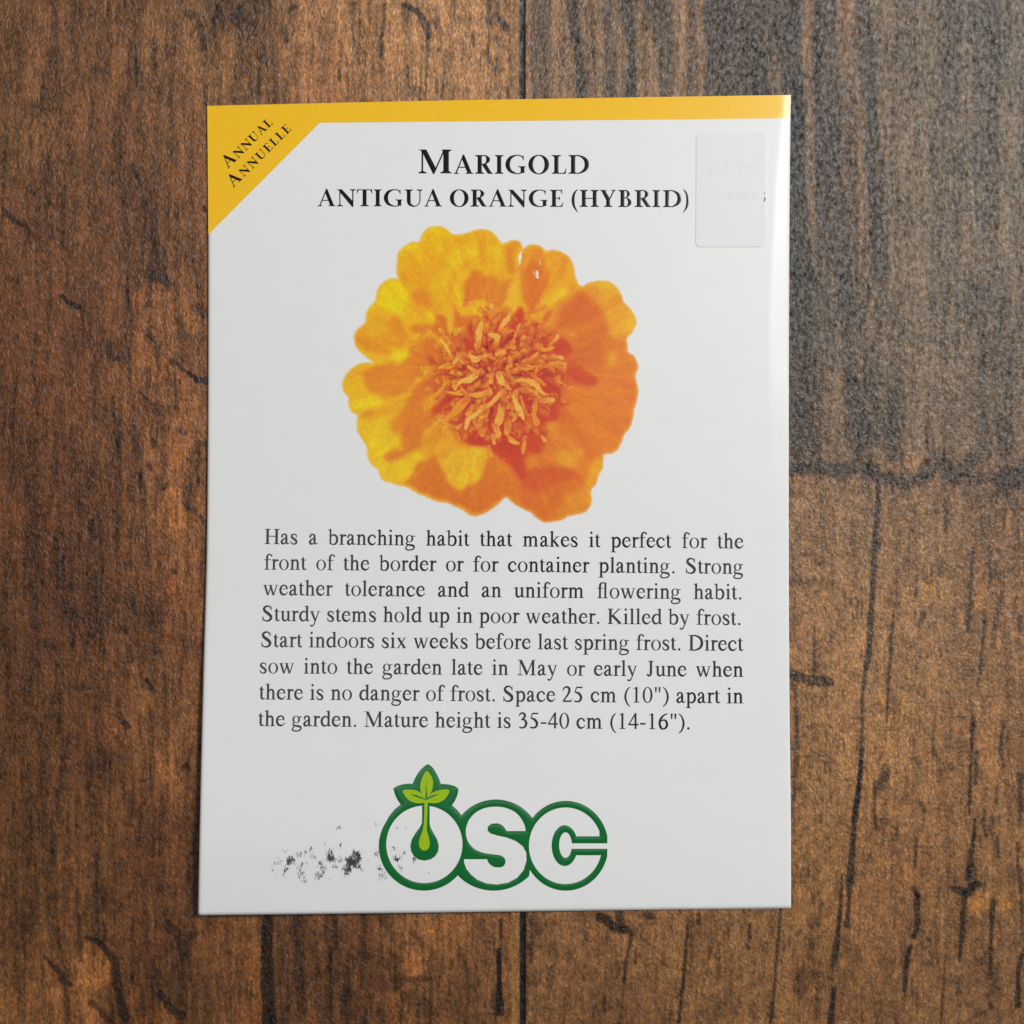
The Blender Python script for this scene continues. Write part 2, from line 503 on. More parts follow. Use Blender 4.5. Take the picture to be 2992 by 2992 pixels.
# single cracks, stains and knots, read off the photograph region by region
z1 = Z(0, 0, 2.415)
z2 = Z(800, 0, 2.415)
z5 = Z(2192, 800, 2.415)
z6 = Z(2192, 1600, 2.415)
z7 = Z(2192, 2192, 2.415)
z8 = Z(1400, 2592, 2.415)
y1 = Z(0, 800, 2.4156)
y2 = Z(0, 1600, 2.4156)
y3 = Z(0, 2392, 2.415)
y4 = Z(700, 2592, 2.415)
MARKS = [
    # top left
    (z1(950, 60, 950, 250, 955, 420), [10, 12, 22], .6), (z1(955, 420, 965, 520, 962, 610), [28, 34, 10], 1), (z1(20, 1470, 90, 1540, 180, 1600), [14, 44, 14], .85), (z1(180, 1600, 300, 1760), [30, 24], .5),
    (z1(930, 1170, 970, 1260), [34, 40], .8), (z1(200, 1330, 235, 1360), [40, 40], .6), (z1(340, 1390, 350, 1450), [26, 26], .6), (z1(860, 1530, 880, 1540), [30, 30], .5), (z1(220, 745, 300, 775), [34, 40], .55), (z1(1440, 640, 1450, 740), [18, 26], .7),
    (z1(1430, 1470, 1455, 1490), [28, 34], .8), (z1(1350, 1380, 1355, 1430), [40, 40], .5), (z1(1410, 150, 1440, 360), [50, 50], .75), (z1(1330, 90, 1400, 110), [60, 50], .6), (z1(1550, 60, 1570, 180), [60, 50], .75), (z1(1640, 110, 1700, 150, 1700, 20), [70, 60, 40], .7),
    (z1(1830, 480, 1830, 690), [26, 30], .75), (z1(1100, 440, 1100, 560), [34, 30], .5), (z1(1220, 190, 1260, 320), [40, 30], .4), (z1(1080, 1500, 1090, 1720), [50, 70], .55), (z1(1120, 1780, 1110, 1932), [120, 150], .55), (z1(1190, 1350, 1200, 1700), [20, 26], .45),
    (z1(800, 780, 800, 1020), [34, 30], .5), (z1(650, 700, 660, 900), [26, 24], .45), (z1(1110, 620, 1130, 690), [50, 40], .5), (z1(1200, 660, 1210, 900), [36, 30], .45), (z1(330, 1120, 340, 1200), [40, 30], .4), (z1(690, 270, 700, 390), [30, 24], .4), (z1(510, 580, 520, 660), [24, 20], .4),
    (z1(990, 10, 1010, 100), [50, 30], .5), (z1(880, 650, 890, 900), [14, 18], .4),
    # top middle
    (z2(90, 80, 160, 60), [40, 40], .7), (z2(80, 190, 90, 290), [26, 30], .75), (z2(785, 20, 770, 250), [20, 26], .8), (z2(765, 270, 760, 420), [22, 26], .6), (z2(910, 40, 1000, 80, 1060, 150, 1085, 240), [40, 50, 60, 44], .95), (z2(1085, 240, 1080, 440, 1075, 690), [26, 22, 14], .85), (z2(1140, 130, 1180, 230), [60, 40], .5),
    (z2(1270, 0, 1270, 110), [26, 20], .7), (z2(1520, 0, 1520, 140), [40, 46], .8), (z2(1525, 140, 1525, 330), [24, 26], .6), (z2(1600, 150, 1640, 200), [50, 60], .8), (z2(1300, 280, 1330, 300), [40, 44], .6), (z2(1410, 230, 1410, 310), [24, 28], .75), (z2(1510, 350, 1560, 510), [40, 26], .7), (z2(1210, 380, 1190, 690), [20, 28], .7),
    (z2(465, 440, 465, 570), [26, 20], .65), (z2(515, 400, 525, 700), [18, 22], .7), (z2(470, 290, 490, 400), [50, 30], .4), (z2(945, 490, 950, 530), [26, 30], .5), (z2(340, 550, 350, 570), [50, 40], .45), (z2(1470, 0, 1465, 130), [20, 16], .5), (z2(290, 320, 390, 360), [20, 24], .35), (z2(395, 80, 395, 150), [24, 20], .4), (z2(840, 0, 830, 120), [30, 24], .4), (z2(1035, 480, 1030, 690), [14, 18], .5),
    # right, below the joint
    (zc(900, 1440, 905, 1600, 880, 1932), [26, 42, 40], 1.0), (z6(875, 0, 868, 250, 848, 480, 838, 700, 820, 850), [44, 40, 44, 42, 40], 1), (z6(820, 850, 800, 980, 788, 1150), [36, 28, 22], .9), (z6(792, 1150, 788, 1330, 785, 1500), [20, 24, 30], .75), (z6(785, 1500, 770, 1700, 738, 1932), [34, 36, 40], 1),
    (z7(790, 0, 775, 250, 748, 400), [34, 40, 40], 1), (z7(740, 400, 730, 560, 715, 750, 710, 900), [34, 38, 50, 56], 1), (z7(705, 900, 692, 1130, 685, 1230), [44, 30, 50], .9),
    (z6(1042, 120, 1030, 380), [8, 12], .5), (z6(1025, 400, 1000, 620, 982, 850), [10, 20, 26], .85), (z6(982, 850, 968, 1050, 960, 1230), [26, 20, 12], .85), (z6(970, 1560, 930, 1650, 890, 1750), [40, 50, 26], .55), (z7(885, 220, 880, 400, 888, 560), [26, 22, 12], .8), (z7(960, 120, 930, 260), [60, 80], .45),
    (z6(455, 590, 450, 880), [18, 28], .7), (z6(300, 900, 440, 935, 575, 950), [70, 80, 60], .85), (z6(300, 960, 300, 1000), [60, 40], .5), (z6(318, 1000, 330, 1300, 325, 1560, 305, 1800), [26, 34, 36, 30], .65), (z6(440, 960, 440, 1170), [12, 10], .5), (z6(580, 100, 585, 300), [24, 20], .45), (z6(380, 40, 500, 90), [70, 60], .35), (z6(320, 230, 440, 250), [90, 60], .35),
    (z5(1385, 1600, 1380, 1820), [36, 26], .7), (z6(1185, 160, 1175, 330), [18, 14], .55), (z6(1575, 0, 1555, 300, 1535, 590), [26, 24, 34], .75), (z6(1690, 0, 1690, 250), [30, 24], .5), (z6(1650, 500, 1635, 750, 1605, 980), [12, 26, 18], .8), (z6(1790, 260, 1740, 500, 1715, 700), [18, 36, 28], .65), (z6(1900, 480, 1910, 570), [40, 44], .85), (z6(1700, 200, 1800, 190), [50, 60], .4), (z6(1225, 450, 1215, 530), [44, 40], .45), (z6(1245, 215, 1260, 240), [40, 40], .5),
    (z6(1100, 920, 1105, 930), [24, 20], .7), (z6(1305, 1180, 1290, 1440), [26, 22], .6), (z6(1290, 1450, 1300, 1470), [40, 36], .6), (z6(1570, 1110, 1580, 1260), [22, 30], .6), (z6(1575, 1260, 1560, 1480, 1545, 1880), [30, 26, 22], .9), (z6(1605, 1450, 1590, 1660), [36, 34], .8), (z6(1795, 1230, 1770, 1400, 1795, 1540), [22, 24, 34], .75), (z6(1735, 1700, 1735, 1800), [20, 22], .7), (z6(1420, 1540, 1430, 1560), [50, 44], .6), (z6(1210, 1800, 1230, 1850), [40, 44], .6), (z6(1915, 1620, 1910, 1932), [26, 30], .6), (z6(1900, 600, 1905, 780), [20, 16], .5),
    # bottom right
    (z7(1590, 480, 1565, 700, 1540, 900), [22, 34, 40], .95), (z7(1650, 420, 1645, 540, 1665, 600), [26, 24, 34], .75), (z7(1440, 970, 1530, 1000, 1600, 960), [50, 70, 70], 1), (z7(1570, 850, 1570, 960), [60, 70], .7), (z7(1520, 1000, 1495, 1300, 1475, 1490), [40, 34, 14], 1), (z7(1150, 965, 1180, 1020), [34, 44], .9), (z7(1172, 1020, 1175, 1250, 1150, 1320), [46, 46, 40], .95), (z7(1125, 1400, 1100, 1540, 1090, 1700), [40, 30, 24], .95),
    (z7(1178, 650, 1160, 830), [26, 26], .8), (z7(648, 870, 640, 1050, 622, 1280, 600, 1430, 580, 1560), [12, 26, 36, 50, 16], 1), (z7(595, 1670, 570, 1932), [34, 50], 1), (z7(218, 1120, 200, 1350, 170, 1650, 145, 1932), [26, 24, 20, 30], .85), (z7(335, 1290, 350, 1270), [30, 34], .6), (z7(380, 1560, 350, 1680, 450, 1600), [80, 100, 70], .5), (z7(1745, 640, 1755, 760), [34, 30], .7), (z7(1890, 650, 1895, 850, 1915, 1000), [24, 30, 40], .8),
    (z7(1720, 1060, 1700, 1300, 1690, 1590), [46, 28, 30], .85), (z7(1655, 930, 1650, 1010), [24, 24], .7), (z7(1915, 1450, 1890, 1600, 1890, 1800), [30, 40, 50], .9), (z7(1380, 1450, 1360, 1700, 1345, 1932), [14, 22, 26], .7), (z7(1700, 1800, 1705, 1815), [44, 44], .7), (z7(1920, 1050, 1915, 1330), [22, 18], .6), (z7(1240, 430, 1220, 560), [20, 14], .4), (z7(570, 690, 575, 700), [34, 30], .5), (z7(845, 740, 850, 780), [30, 40], .45), (z7(700, 1380, 730, 1450, 620, 1750), [110, 90, 90], .35), (z7(1250, 1330, 1265, 1345), [22, 22], .8), (z7(1900, 180, 1915, 420), [34, 40], .5), (z7(1480, 1640, 1460, 1720), [50, 40], .4),
    # bottom middle
    (z8(130, 440, 140, 600, 130, 900), [30, 40, 40], 1), (z8(155, 240, 150, 430), [24, 24], .6), (z8(370, 210, 370, 540), [18, 24], .8), (z8(850, 210, 900, 250, 960, 290, 1050, 300), [60, 70, 60, 60], 1), (z8(990, 190, 1010, 290), [60, 60], .8), (z8(1190, 190, 1230, 210), [60, 50], .8), (z8(1080, 320, 1040, 500, 1020, 680), [26, 22, 26], .85), (z8(1020, 680, 1000, 932), [20, 16], .6), (z8(1110, 430, 1100, 530), [24, 26], .7), (z8(1480, 240, 1455, 500, 1440, 700, 1410, 960), [16, 26, 28, 26], .9), (z8(1550, 200, 1550, 260), [36, 26], .7), (z8(1360, 200, 1360, 320), [26, 20], .5),
    (z8(1910, 260, 1905, 370), [26, 30], .8), (z8(1890, 410, 1900, 420), [34, 30], .8), (z8(640, 480, 740, 640), [20, 16], .5), (z8(890, 780, 885, 870), [20, 24], .6), (z8(1125, 610, 1130, 640), [26, 30], .5), (z8(720, 660, 740, 900), [14, 18], .45), (z8(40, 390, 40, 560), [16, 14], .4), (z8(370, 400, 440, 420), [60, 40], .4), (z8(1640, 400, 1610, 600), [14, 14], .45),
    (y4(190, 210, 200, 500, 210, 966), [70, 90, 110], .75), (y4(640, 480, 645, 700, 640, 966), [26, 30, 26], .6), (y4(1100, 480, 1105, 720), [40, 34], .65), (y4(1830, 440, 1830, 700, 1840, 900), [36, 40, 50], 1), (y4(1840, 240, 1845, 350), [30, 30], .6), (y4(1640, 200, 1640, 400), [26, 20], .55), (y4(760, 640, 770, 760), [30, 24], .4), (y4(860, 340, 880, 500), [50, 40], .4), (y4(1170, 640, 1260, 640, 1350, 640), [40, 50, 40], .5), (y4(1200, 780, 1300, 860), [140, 150], .35), (y4(990, 820, 1000, 966), [40, 50], .5), (y4(1230, 330, 1290, 400), [50, 40], .5), (y4(1000, 220, 1070, 330), [60, 40], .45), (y4(1560, 440, 1600, 620), [50, 50], .45), (y4(560, 330, 570, 350), [60, 60], .35),
    # left edge of the packet, down
    (y1(430, 170, 500, 205, 550, 240), [36, 46, 36], 1), (y1(50, 20, 130, 80), [30, 26], .6), (y1(1160, 20, 1190, 60), [60, 50], .85), (y1(1050, 10, 1120, 10), [70, 60], .5), (y1(900, 120, 910, 260), [30, 26], .6), (y1(1270, 320, 1270, 450), [36, 50], .65), (y1(1400, 240, 1450, 280), [50, 60], .7), (y1(770, 470, 775, 580, 830, 600), [30, 44, 40], .85), (y1(890, 430, 890, 610), [20, 26], .5), (y1(820, 480, 830, 560), [110, 90], .4), (y1(1050, 440, 1100, 500, 1110, 660), [60, 34, 22], .75), (y1(1210, 610, 1290, 680, 1400, 750), [40, 30, 40], .9), (y1(1390, 750, 1460, 760), [46, 60], .95),
    (y1(1235, 690, 1235, 960), [20, 26], .75), (y1(795, 860, 800, 1000), [26, 30], .8), (y1(980, 830, 1060, 900, 1090, 960), [20, 24, 50], .7), (y1(1110, 700, 1095, 960), [14, 20], .6), (y1(1080, 980, 1070, 1220), [20, 40], .45), (y1(1260, 1100, 1300, 1115), [34, 34], .7), (y1(1080, 1180, 1085, 1200), [46, 44], .8), (y1(1325, 1300, 1327, 1303), [24, 22], .9), (y1(1390, 1180, 1390, 1500), [24, 22], .65), (y1(1410, 1190, 1450, 1200), [30, 30], .6), (y1(1050, 1340, 1060, 1380), [40, 36], .75), (y1(990, 1400, 990, 1560), [24, 24], .75), (y1(930, 1430, 920, 1600), [44, 50], .5), (y1(1150, 1510, 1180, 1480), [40, 30], .75), (y1(940, 1080, 960, 1300), [60, 70], .35),
    (y1(560, 1620, 570, 1640), [44, 44], .7), (y1(640, 1740, 660, 1870), [44, 46], .8), (y1(390, 1870, 410, 1932), [36, 30], .6), (y1(220, 635, 225, 640), [40, 34], .75), (y1(1300, 1600, 1340, 1650, 1440, 1760), [44, 50, 30], .6), (y1(930, 1830, 940, 1850), [90, 80], .5), (y1(1100, 1570, 1090, 1750), [20, 20], .5), (y1(1320, 1500, 1330, 1640), [60, 70], .4), (y1(240, 420, 280, 500), [44, 44], .45), (y1(620, 1900, 640, 1930), [30, 20], .3), (y1(1140, 480, 1130, 600), [24, 20], .5), (y1(110, 1830, 130, 1840), [90, 80], .35), (y1(840, 740, 840, 810), [30, 24], .5),
    (y2(1205, 160, 1230, 170), [44, 40], .7), (y2(540, 460, 550, 600), [36, 34], .6), (y2(640, 610, 660, 620), [50, 44], .55), (y2(860, 590, 880, 610), [60, 50], .6), (y2(330, 690, 390, 695), [40, 34], .65), (y2(910, 740, 920, 800), [40, 44], .65), (y2(790, 885, 805, 890), [34, 30], .6), (y2(1040, 930, 1080, 1020), [26, 36], .85), (y2(1020, 920, 1050, 940), [34, 30], .5), (y2(540, 995, 640, 1000), [34, 34], .55), (y2(880, 1230, 905, 1260), [40, 46], .8), (y2(840, 1170, 870, 1230), [44, 30], .45), (y2(730, 1060, 735, 1080), [24, 22], .5), (y2(1095, 740, 1100, 740), [20, 20], .7), (y2(990, 1640, 1010, 1650), [44, 36], .65), (y2(1310, 1550, 1330, 1570), [60, 44], .65), (y2(1240, 1500, 1250, 1600), [40, 30], .5), (y2(1105, 420, 1105, 560), [20, 18], .5), (y2(940, 400, 960, 470), [40, 26], .55), (y2(1080, 1475, 1090, 1480), [26, 20], .6), (y2(880, 340, 920, 410), [70, 60], .5), (y2(760, 360, 840, 380), [24, 20], .5), (y2(890, 60, 900, 160), [60, 50], .4), (y2(640, 780, 640, 900), [18, 14], .45), (y2(870, 1680, 880, 1800), [30, 26], .45), (y2(400, 1720, 420, 1900), [50, 40], .35), (y2(830, 820, 900, 900), [80, 60], .35), (y2(1300, 640, 1400, 740), [60, 80], .35), (y2(790, 1500, 800, 1640), [130, 130], .3), (y2(1020, 10, 1060, 160), [40, 30], .4),
    # bottom left
    (y3(310, 990, 400, 1060, 440, 1130, 490, 1160), [26, 40, 60, 50], .8), (y3(550, 680, 560, 850, 570, 1000), [34, 40, 30], .7), (y3(600, 120, 610, 130), [44, 40], .6), (y3(620, 400, 625, 405), [26, 24], .6), (y3(380, 560, 390, 590), [90, 60], .4), (y3(1180, 750, 1260, 830, 1300, 960), [70, 90, 80], .6), (y3(600, 830, 660, 860, 720, 900, 800, 1000, 830, 1200, 880, 1400), [30, 34, 50, 60, 70, 70], .8), (y3(1120, 1240, 1180, 1300, 1280, 1400), [50, 60, 60], .8), (y3(400, 780, 420, 900), [50, 34], .5), (y3(740, 500, 790, 650), [100, 110], .4), (y3(1280, 1000, 1250, 1250), [130, 140], .4), (y3(640, 1290, 690, 1330, 780, 1440), [40, 50, 60], .65), (y3(1000, 1200, 1020, 1380), [30, 30], .6), (y3(930, 960, 925, 1150), [24, 30], .5), (y3(760, 1180, 770, 1300), [30, 26], .45), (y3(340, 60, 380, 250), [70, 70], .35), (y3(1890, 720, 1880, 1060, 1900, 1440), [90, 80, 90], .7), (y3(500, 340, 510, 460), [26, 24], .5), (y3(1700, 1200, 1790, 1260), [40, 44], .45), (y3(1900, 1400, 1920, 1420), [70, 60], .6), (y3(1340, 830, 1380, 800), [60, 40], .45), (y3(70, 760, 90, 770), [40, 34], .5), (y3(460, 1200, 480, 1440), [44, 50], .5)]
W.WU, W.WV = W.U + .6 * (W.WU - W.U), W.V + .6 * (W.WV - W.V)
for pts, ws, a in MARKS:
    W.stroke(pts, [w / 2.415 for w in ws], DK, f=7 if a < .8 else 6, alpha=min(1, a * 1.08), mul=True)
# pale and ochre patches
PALE = [
    (y3(580, 880, 660, 880, 740, 960, 800, 1080, 800, 1220, 720, 1220, 600, 1200, 520, 1150, 540, 1020), (1.45, 1.38, 1.25), .8), (y3(500, 1270, 600, 1260, 660, 1340, 740, 1380, 770, 1460, 520, 1460), (1.45, 1.36, 1.25), .8), (y3(1090, 1310, 1200, 1340, 1290, 1440, 1080, 1460), (1.55, 1.40, 1.1), .8), (y3(880, 1190, 980, 1180, 1020, 1320, 1040, 1440, 920, 1440), (1.4, 1.3, 1.1), .7), (y3(1660, 880, 1830, 900, 1850, 1110, 1770, 1130, 1690, 1050), (1.5, 1.35, 1.1), .75), (y3(1680, 1290, 1840, 1300, 1850, 1460, 1690, 1460), (1.4, 1.2, .95), .7), (y3(330, 1040, 420, 1120, 450, 1280, 440, 1440, 400, 1400), (1.35, 1.2, 1.0), .7), (y3(1500, 720, 1560, 760, 1600, 950, 1520, 950), (1.35, 1.2, 1.0), .6), (y3(0, 1270, 130, 1290, 200, 1460, 0, 1460), (1.3, 1.25, 1.1), .6), (y3(1100, 790, 1150, 850, 1160, 1100, 1110, 1100), (1.35, 1.22, 1), .6),
    (y4(1120, 440, 1260, 470, 1300, 610, 1130, 600), (1.5, 1.35, 1.1), .8), (y4(1330, 260, 1610, 210, 1620, 400, 1500, 560, 1400, 480), (1.3, 1.22, 1.0), .7), (y4(1060, 740, 1090, 760, 1090, 960, 1060, 960), (1.6, 1.3, 1), .7), (y4(410, 740, 530, 740, 520, 966, 410, 966), (1.3, 1.2, 1), .55), (y4(900, 220, 970, 240, 960, 440, 900, 420), (1.4, 1.25, 1.0), .6),
    (y1(910, 400, 1000, 420, 1090, 560, 1100, 700, 950, 640, 900, 560), (1.25, 1.22, 1.1), .7), (y1(1300, 100, 1420, 150, 1400, 380, 1320, 420, 1280, 260), (1.35, 1.35, 1.05), .8), (y1(1110, 620, 1210, 640, 1220, 880, 1110, 880), (1.3, 1.25, 1.0), .7), (y1(1240, 690, 1380, 740, 1380, 1000, 1250, 1020), (1.25, 1.25, 1.05), .7), (y1(1120, 1540, 1280, 1520, 1300, 1640, 1420, 1750, 1340, 1820, 1200, 1880, 1110, 1740), (1.35, 1.32, 1.1), .8), (y1(800, 1300, 880, 1330, 890, 1640, 800, 1600), (1.35, 1.25, 1.0), .7), (y1(1230, 1160, 1310, 1200, 1300, 1340, 1230, 1330), (1.3, 1.3, 1), .6), (y1(950, 130, 1000, 110, 1000, 230, 950, 240), (1.5, 1.3, 1), .6), (y1(700, 700, 750, 720, 740, 900, 700, 880), (1.2, 1.2, 1), .5),
    (y2(580, 1190, 800, 1180, 820, 1300, 600, 1480), (1.3, 1.25, 1.15), .7), (y2(960, 1000, 1060, 1030, 1080, 1160, 980, 1170), (1.35, 1.4, 1.05), .7), (y2(1080, 1430, 1220, 1440, 1230, 1560, 1150, 1640, 1070, 1580), (1.3, 1.3, 1.2), .7), (y2(60, 1480, 270, 1510, 280, 1700, 120, 1720), (1.2, 1.18, 1), .6), (y2(1200, 210, 1270, 230, 1270, 330, 1200, 310), (1.3, 1.15, 1), .6), (y2(1120, 500, 1200, 520, 1200, 720, 1130, 720), (1.25, 1.15, .9), .6), (y2(1250, 1600, 1360, 1660, 1350, 1780, 1270, 1720), (1.35, 1.3, 1.05), .6), (y2(80, 500, 160, 480, 150, 680, 60, 660), (1.25, 1.2, 1.0), .5), (y2(660, 790, 810, 790, 810, 900, 680, 920), (1.2, 1.2, 1.1), .5),
    (z6(1200, 260, 1290, 230, 1300, 360, 1220, 410), (1.3, 1.15, .7), .8), (z6(1620, 160, 1680, 160, 1660, 420, 1610, 420), (1.35, 1.2, .85), .7), (z6(920, 1000, 960, 980, 950, 1110, 920, 1120), (1.4, 1.3, .9), .6), (z6(980, 1150, 1040, 1160, 1030, 1270, 980, 1250), (1.35, 1.2, .8), .6), (z7(1540, 1040, 1690, 1000, 1680, 1120, 1560, 1150), (1.5, 1.35, .95), .9), (z7(1740, 1030, 1830, 1020, 1830, 1120, 1750, 1120), (1.45, 1.3, .85), .8), (z6(640, 1310, 690, 1320, 690, 1345, 650, 1345), (1.6, 1.5, 1.1), .7), (z8(220, 190, 285, 190, 280, 960, 220, 960), (1.2, 1.2, .95), .6), (z8(720, 480, 780, 470, 760, 620, 730, 600), (1.35, 1.3, 1), .6), (z8(790, 300, 860, 340, 830, 390, 780, 360), (1.5, 1.2, .8), .7), (z8(1210, 600, 1300, 700, 1290, 800, 1200, 760), (1.2, 1.15, 1), .4),
    (z2(780, 280, 830, 300, 830, 410, 790, 400), (1.3, 1.3, 1.05), .6), (z2(610, 180, 680, 180, 680, 260, 610, 260), (1.2, 1.2, 1), .5), (z1(1440, 180, 1690, 200, 1700, 420, 1650, 600, 1500, 650, 1480, 420), (1.25, 1.25, 1.05), .6), (z1(980, 340, 1050, 340, 1050, 480, 980, 460), (1.2, 1.2, 1), .5)]
for pts, col, a in PALE:
    W.poly(pts, np.array(col) ** 1.15, f=12, alpha=a, mul=True)

# scattered small flecks beyond what the eye picks out singly
rs = random.Random(3)
for i in range(520):
    u, v = rs.uniform(-60, 3050), rs.uniform(-60, 3050)
    if 640 < u < 2260 and 340 < v < 2620:
        continue
    L = rs.uniform(8, 60)
    dx = rs.uniform(-5, 5)
    W.stroke([(u, v), (u + dx, v + L)], [rs.uniform(3, 8), rs.uniform(2, 6)], DK, f=8, alpha=rs.uniform(.15, .5), mul=True)

# the print is a warm brown; the upper right has window sheen painted in as grey
grey = (sstep(1500, 1560, W.U) * (1 - sstep(1300, 1420, W.V)))[..., None]
W.c *= (np.array([.88, .755, .62]) + np.array([-.05, .03, .11]) * sstep(1500, 1560, W.U)[..., None]) * (1 - grey) + np.array([.92, .92, .86]) * grey
W.c *= 1 + .20 * (sstep(1500, 1560, W.U) * sstep(1350, 1450, W.V))[..., None]
lum = (W.c * np.array([.3, .55, .15])).sum(-1, keepdims=True)
dull = .05 * (1 - grey) + .12 * grey
W.c = W.c * (1 - dull) + lum * dull
W.c = np.clip(W.c, .004, .6)
pos = np.zeros(W.U.shape + (3,))
pos[..., 0] = (W.U - 1496) * PX
pos[..., 1] = (1496 - W.V) * PX
# the pressed grain of the board: shallow relief, the seam a real groove
relief = 0.05 * (fbm(U / 14, V / 40, 41, 3) - .5) + 0.03 * (streak - .5)
groove = (1 - sstep(6, 11, np.abs(W.U - 1525.5))) * 0.25
pos[..., 2] = (relief - groove) * MM - 0.05 * MM
n = len(ax)
me = mesh_arrays('wooden_table_top', pos.reshape(-1, 3), grid_faces(n, n))
set_colour(me, W.c.reshape(-1, 3))
wm = Mat('printed_wood_board')
attr = wm.node('ShaderNodeAttribute', attribute_name='print')
fa_ = wm.noise(3300, (1.9, .62, 1), 3, .65, .55)
fb_ = wm.noise(3300, (1.9, .62, 1), 3, .65, -.5)
f1 = wm.math('MULTIPLY', wm.math('ADD', fa_, fb_), .5)
f2 = wm.noise(1400, (1.5, .6, 1), 2, .6)
f3 = wm.noise(2300, (1.9, .55, 1), 2, .5, .6)
k1 = wm.ramp(f1, .48, 1.52, .33, .67)
k2 = wm.ramp(f2, .74, 1.26, .28, .72)
k3 = wm.ramp(f3, .97, 1.65, .57, .74)
wm.scale_colour(attr.outputs['Color'], wm.math('MULTIPLY', wm.math('MULTIPLY', k1, k2), k3))
h1 = wm.noise(2300, (1.15, .85, 1), 4, .62, .5)
wm.bump(wm.math('ADD', h1, wm.math('MULTIPLY', f1, .25)), 1.0, 0.0002)
f4_ = wm.noise(1350, (1.25, .8, 1), 4, .72, .4)
wm.link(wm.ramp(f4_, .05, 1.0, .36, .64), wm.b.inputs['Specular IOR Level'])
wm.set(Roughness=.33)
table = link('wooden_table_top', me, wm.m)
tag(table, 'brown rustic wood board surface with dark seams and scars under the seed packet', 'table top', kind='structure')
del W, U, V, streak, streak2, blotch, fine, och, pur, fleck, pos, relief, swirl

# ---------------------------------------------------------------- drawn letters
def rect(x0, y0, x1, y1):
    return [(x0, y0), (x1, y0), (x1, y1), (x0, y1)]


def dot(x, y, r, n=12):
    return [(x + r * math.cos(2 * math.pi * k / n), y + r * math.sin(2 * math.pi * k / n)) for k in range(n)]


def pen(*pts, n=5, bold=0.0):
    """stroke of changing width through (x, y, w) -> quads"""
    q = spline(pts, n)
    L, R = [], []
    for i, (x, y, w) in enumerate(q):
        a = q[max(i - 1, 0)]
        b = q[min(i + 1, len(q) - 1)]
        dx, dy = b[0] - a[0], b[1] - a[1]
        l = math.hypot(dx, dy) or 1
        nx, ny = -dy / l * (w + bold) / 2, dx / l * (w + bold) / 2
        L.append((x + nx, y + ny))
        R.append((x - nx, y - ny))
    return [[L[i], L[i + 1], R[i + 1], R[i]] for i in range(len(q) - 1)]


def ring(cx, cy, ox, oy, ix, iy, n=36, tilt=0):
    out = []
    for k in range(n):
        a, b = 2 * math.pi * k / n, 2 * math.pi * (k + 1) / n
        ta, tb = a + tilt, b + tilt
        out.append([(cx + ox * math.cos(a), cy + oy * math.sin(a)), (cx + ox * math.cos(b), cy + oy * math.sin(b)),
                    (cx + ix * math.cos(tb), cy + iy * math.sin(tb)), (cx + ix * math.cos(ta), cy + iy * math.sin(ta))])
    return out


def serif(x, l, r, y=0, h=4.5, up=True):
    s = 1 if up else -1
    return [[(x - l, y), (x + r, y), (x + r, y + s * 1.9), (x + r * .42, y + s * h), (x - l * .42, y + s * h), (x - l, y + s * 1.9)]]


BW = 1.5   # the ink spreads a little


def lcstem(x, top, y0=0, w=8.4):
    return [rect(x - BW / 2, y0, x + w + BW / 2, top), [(x - 7.5, top - 5.8), (x, top - 6.5), (x + w, top), (x + w - 1.5, top + .6), (x - 7.5, top - 3.8)]]


def cst(x, w=10, h=66.2, l=8.5, r=8.5):
    c = x + w / 2
    return [rect(x - BW / 2, 0, x + w + BW / 2, h)] + serif(c, l + w / 2, r + w / 2, 0, 5) + serif(c, l + w / 2, r + w / 2, h, 5, False)


def P_(*a):
    return pen(*a, bold=BW)


